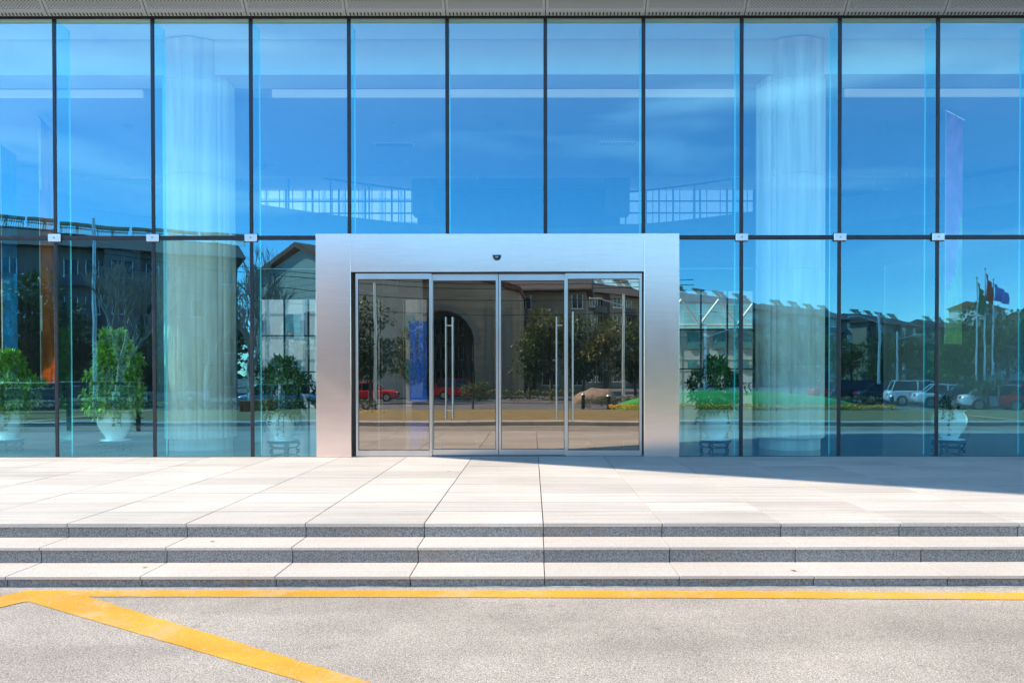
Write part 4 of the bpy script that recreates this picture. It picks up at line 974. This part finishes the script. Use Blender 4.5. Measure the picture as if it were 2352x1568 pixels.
for (px, dv, rz, c, n, suv, lab) in (
    (2120, 47.5, 196, (.75, .76, .77), 'white', True, 'white estate car mirrored at the front of the car park'), (1985, 53.5, 190, (.02, .02, .025), 'black', True, 'black off-roader mirrored left of the white estate car'),
    (2045, 50.5, 194, (.03, .04, .06), 'navy', False, 'dark navy saloon mirrored between the black and white cars'), (2190, 45, 198, (.75, .76, .77), 'white', False, 'white saloon mirrored just right of the mullion'),
    (2250, 42.4, 202, (.03, .035, .05), 'navy', False, 'dark saloon with a blue number plate mirrored behind the white urn'), (2310, 40.5, 204, (.72, .73, .74), 'white', False, 'white saloon mirrored behind the small spreading tree'),
    (2400, 39.5, 206, (.85, .02, .02), 'red', False, 'red saloon mirrored at the right edge'), (2375, 50, 196, (.3, .31, .33), 'grey', True, 'grey estate car mirrored behind the red saloon'),
    (2290, 55, 192, (.75, .76, .77), 'white', True, 'white estate car mirrored in the second row below the flagpoles'), (2220, 57, 190, (.3, .31, .33), 'grey', False, 'grey saloon mirrored in the second row behind the white saloon'),
    (1925, 62, 188, (.85, .02, .02), 'red', False, 'small red saloon mirrored far off by the right column'),
    (650, 42, 160, (.35, .42, .50), 'silver', False, 'silver saloon mirrored above the left urn beside the portal'), (712, 44, 162, (.2, .35, .5), 'bluegrey', False, 'blue grey saloon mirrored against the portal edge'),
    (848, 56, 175, (.85, .02, .02), 'red', False, 'red saloon mirrored in the leftmost door panel'), (1060, 60, 178, (.85, .02, .02), 'red', True, 'red estate car mirrored in the left sliding door'),
    (400, 50, 170, (.3, .31, .33), 'grey', False, 'grey saloon mirrored left of the left column'), (1950, 66, 185, (.3, .31, .33), 'grey', False, 'grey saloon mirrored right of the right column')):
    key = (n, suv); x, y = refl(px, dv)
    o = copy_tree(cp[key]) if key in cp else make_car('parked_car', lab, paintm(c, n), suv)
    cp.setdefault(key, o); o.location = (x, y, -0.378); o.rotation_euler = (0, 0, R(rz)); o['label'] = lab; o['group'] = 'parked cars mirrored in the glass'
# flagpoles
for (px, top, m, n, lab) in ((2241, 9.0, M_fg, 1, 'flagpole with a drooping green flag mirrored at the right'), (2259, 9.6, M_fr, 2, 'tallest flagpole with a red flag mirrored in the middle of three'), (2277, 8.9, M_fb, 3, 'flagpole with a pale blue flag mirrored right of the red one')):
    x, y = refl(px, 53); o = thing('flagpole', lab, 'flagpole', (x, y, G0)); bm = new(); tube(bm, [(0, 0, 0), (0, 0, top - .1)], [.075, .04], 8)
    lathe(bm, [(.02, top - .1), (.09, top - .04), (.02, top + .03)], 10); done(bm, 'pole', M_plate, o, 50)
    bm = new(); gx, gz = 8, 10; wd_ = (.5, .5, 1.1)[n - 1]; ht_ = (2.2, 1.9, 1.2)[n - 1]
    gr = [[bm.verts.new((.05 + wd_ * i / gx, .15 * math.sin(i * 1.6 + j * .3), top - .35 - ht_ * j / gz * (1 - .3 * i / gx) - (i / gx) * (1.0 if n != 3 else .7))) for i in range(gx + 1)] for j in range(gz + 1)]
    for j in range(gz):
        for i in range(gx): bm.faces.new((gr[j][i], gr[j][i + 1], gr[j + 1][i + 1], gr[j + 1][i]))
    bmesh.ops.solidify(bm, geom=bm.faces[:], thickness=.01); NR.append(bm)
    done(bm, 'flag', m, o, 60)
# street lamps
for (px, dv, h, arm, lab) in ((2018, 58, 6.9, -1, 'grey lamp post with a long arm mirrored above the parked cars'), (224, 40, 10.5, 0, 'thick grey post mirrored against the dark tiled roof at the left'), (862, 50, 8.2, -1, 'lamp post mirrored in the leftmost door panel'),
      (1432, 52, 7.6, -1, 'lamp post mirrored in the right fixed door panel'), (1628, 56, 5.6, 1, 'short lamp post mirrored above the plant right of the portal'), (2060, 66, 6.0, 1, 'thin lamp post mirrored above the white estate car')):
    x, y = refl(px, dv); o = thing('street_lamp', lab, 'street lamp', (x, y, G0), 0, 'street lamps mirrored in the glass'); bm = new(); tube(bm, [(0, 0, 0), (0, 0, h)], [.13, .08], 10); done(bm, 'pole', M_plate, o, 50)
    if arm:
        bm = new(); tube(bm, [(0, 0, h - .8), (arm * 1.6, 0, h - .3)], .045, 6); done(bm, 'arm', M_plate, o, 50)
        bm = new(); box(bm, min(arm * 1.5, arm * 2.4), max(arm * 1.5, arm * 2.4), -.13, .13, h - .33, h - .22, bev=.03); done(bm, 'lamp_head', M_plate, o)
# overhead wires
bm = new()
for z, dvw in ((9.0, 50), (9.35, 50), (8.2, 50), (7.2, 50.5)):
    a = Vector((-30, 22.6 - dvw, z + .9)); b = Vector((12, 22.6 - dvw - 4, z - .9)); tube(bm, [tuple(a.lerp(b, t / 16) - Vector((0, 0, 1.2 * math.sin(PI * t / 16)))) for t in range(17)], .022, 4)
tag(done(bm, 'overhead_wires', M_black), 'thin black overhead wires sagging in front of the mirrored tan gable', 'wires')
# dark metal railing at the left end of the terrace
rl = thing('terrace_railing', 'dark metal railing with horizontal bars mirrored in the far left panes', 'railing', (-13.6, 6.0, PZ))
bm = new(); box(bm, 0, 4.9, -.04, .04, 1.02, 1.10, bev=.01)
done(bm, 'handrail', M_mull, rl)
bm = new()
for j in range(7): box(bm, 0, 4.9, -.012, .012, .16 + j * .12, .175 + j * .12)
done(bm, 'bar', M_mull, rl)
for i in range(4): bm = new(); box(bm, .1 + i * 1.55, .17 + i * 1.55, -.035, .035, .0, 1.019); done(bm, 'post', M_mull, rl)
# bench planter
x, y = refl(598, 33); o = thing('wooden_planter', 'orange timber planter box mirrored at the mullion left of the portal', 'planter', (x, y, -.36)); bm = new()
for k in range(8): box(bm, -.62 + k * .155, -.48 + k * .155, -.5, .5, 0, .82, bev=.01)
done(bm, 'box', mat('orange_timber', (.42, .12, .03), .7, var=.2), o)
# rock and bollards by the lawn
x, y = refl(1370, 50); bm = new(); bmesh.ops.create_icosphere(bm, subdivisions=3, radius=1)
for v in bm.verts: v.co = Vector((v.co.x * 1.6, v.co.y * .9, max(-.2, v.co.z) * .95)) * (1 + .25 * noise.noise(v.co * 1.7))
o = done(bm, 'boulder', mat('boulder_stone', (.38, .27, .19), .9, var=.25), sm=40); o.location = (x, y, -.3); tag(o, 'rough brown boulder mirrored in the right fixed door panel', 'boulder')
for (px, dv, lab) in ((1340, 40, 'short pale bollard mirrored left of the boulder'), (1398, 37, 'short pale bollard mirrored below the boulder'), (2048, 37, 'short dark and pale bollard mirrored before the white estate car')):
    x, y = refl(px, dv); o = thing('bollard', lab, 'bollard', (x, y, -.38)); bm = new(); tube(bm, [(0, 0, 0), (0, 0, .9)], .1, 12); done(bm, 'post', M_mull, o, 50); bm = new(); tube(bm, [(0, 0, .901), (0, 0, .96)], [.11, .08], 12); done(bm, 'cap', M_plate, o, 50)
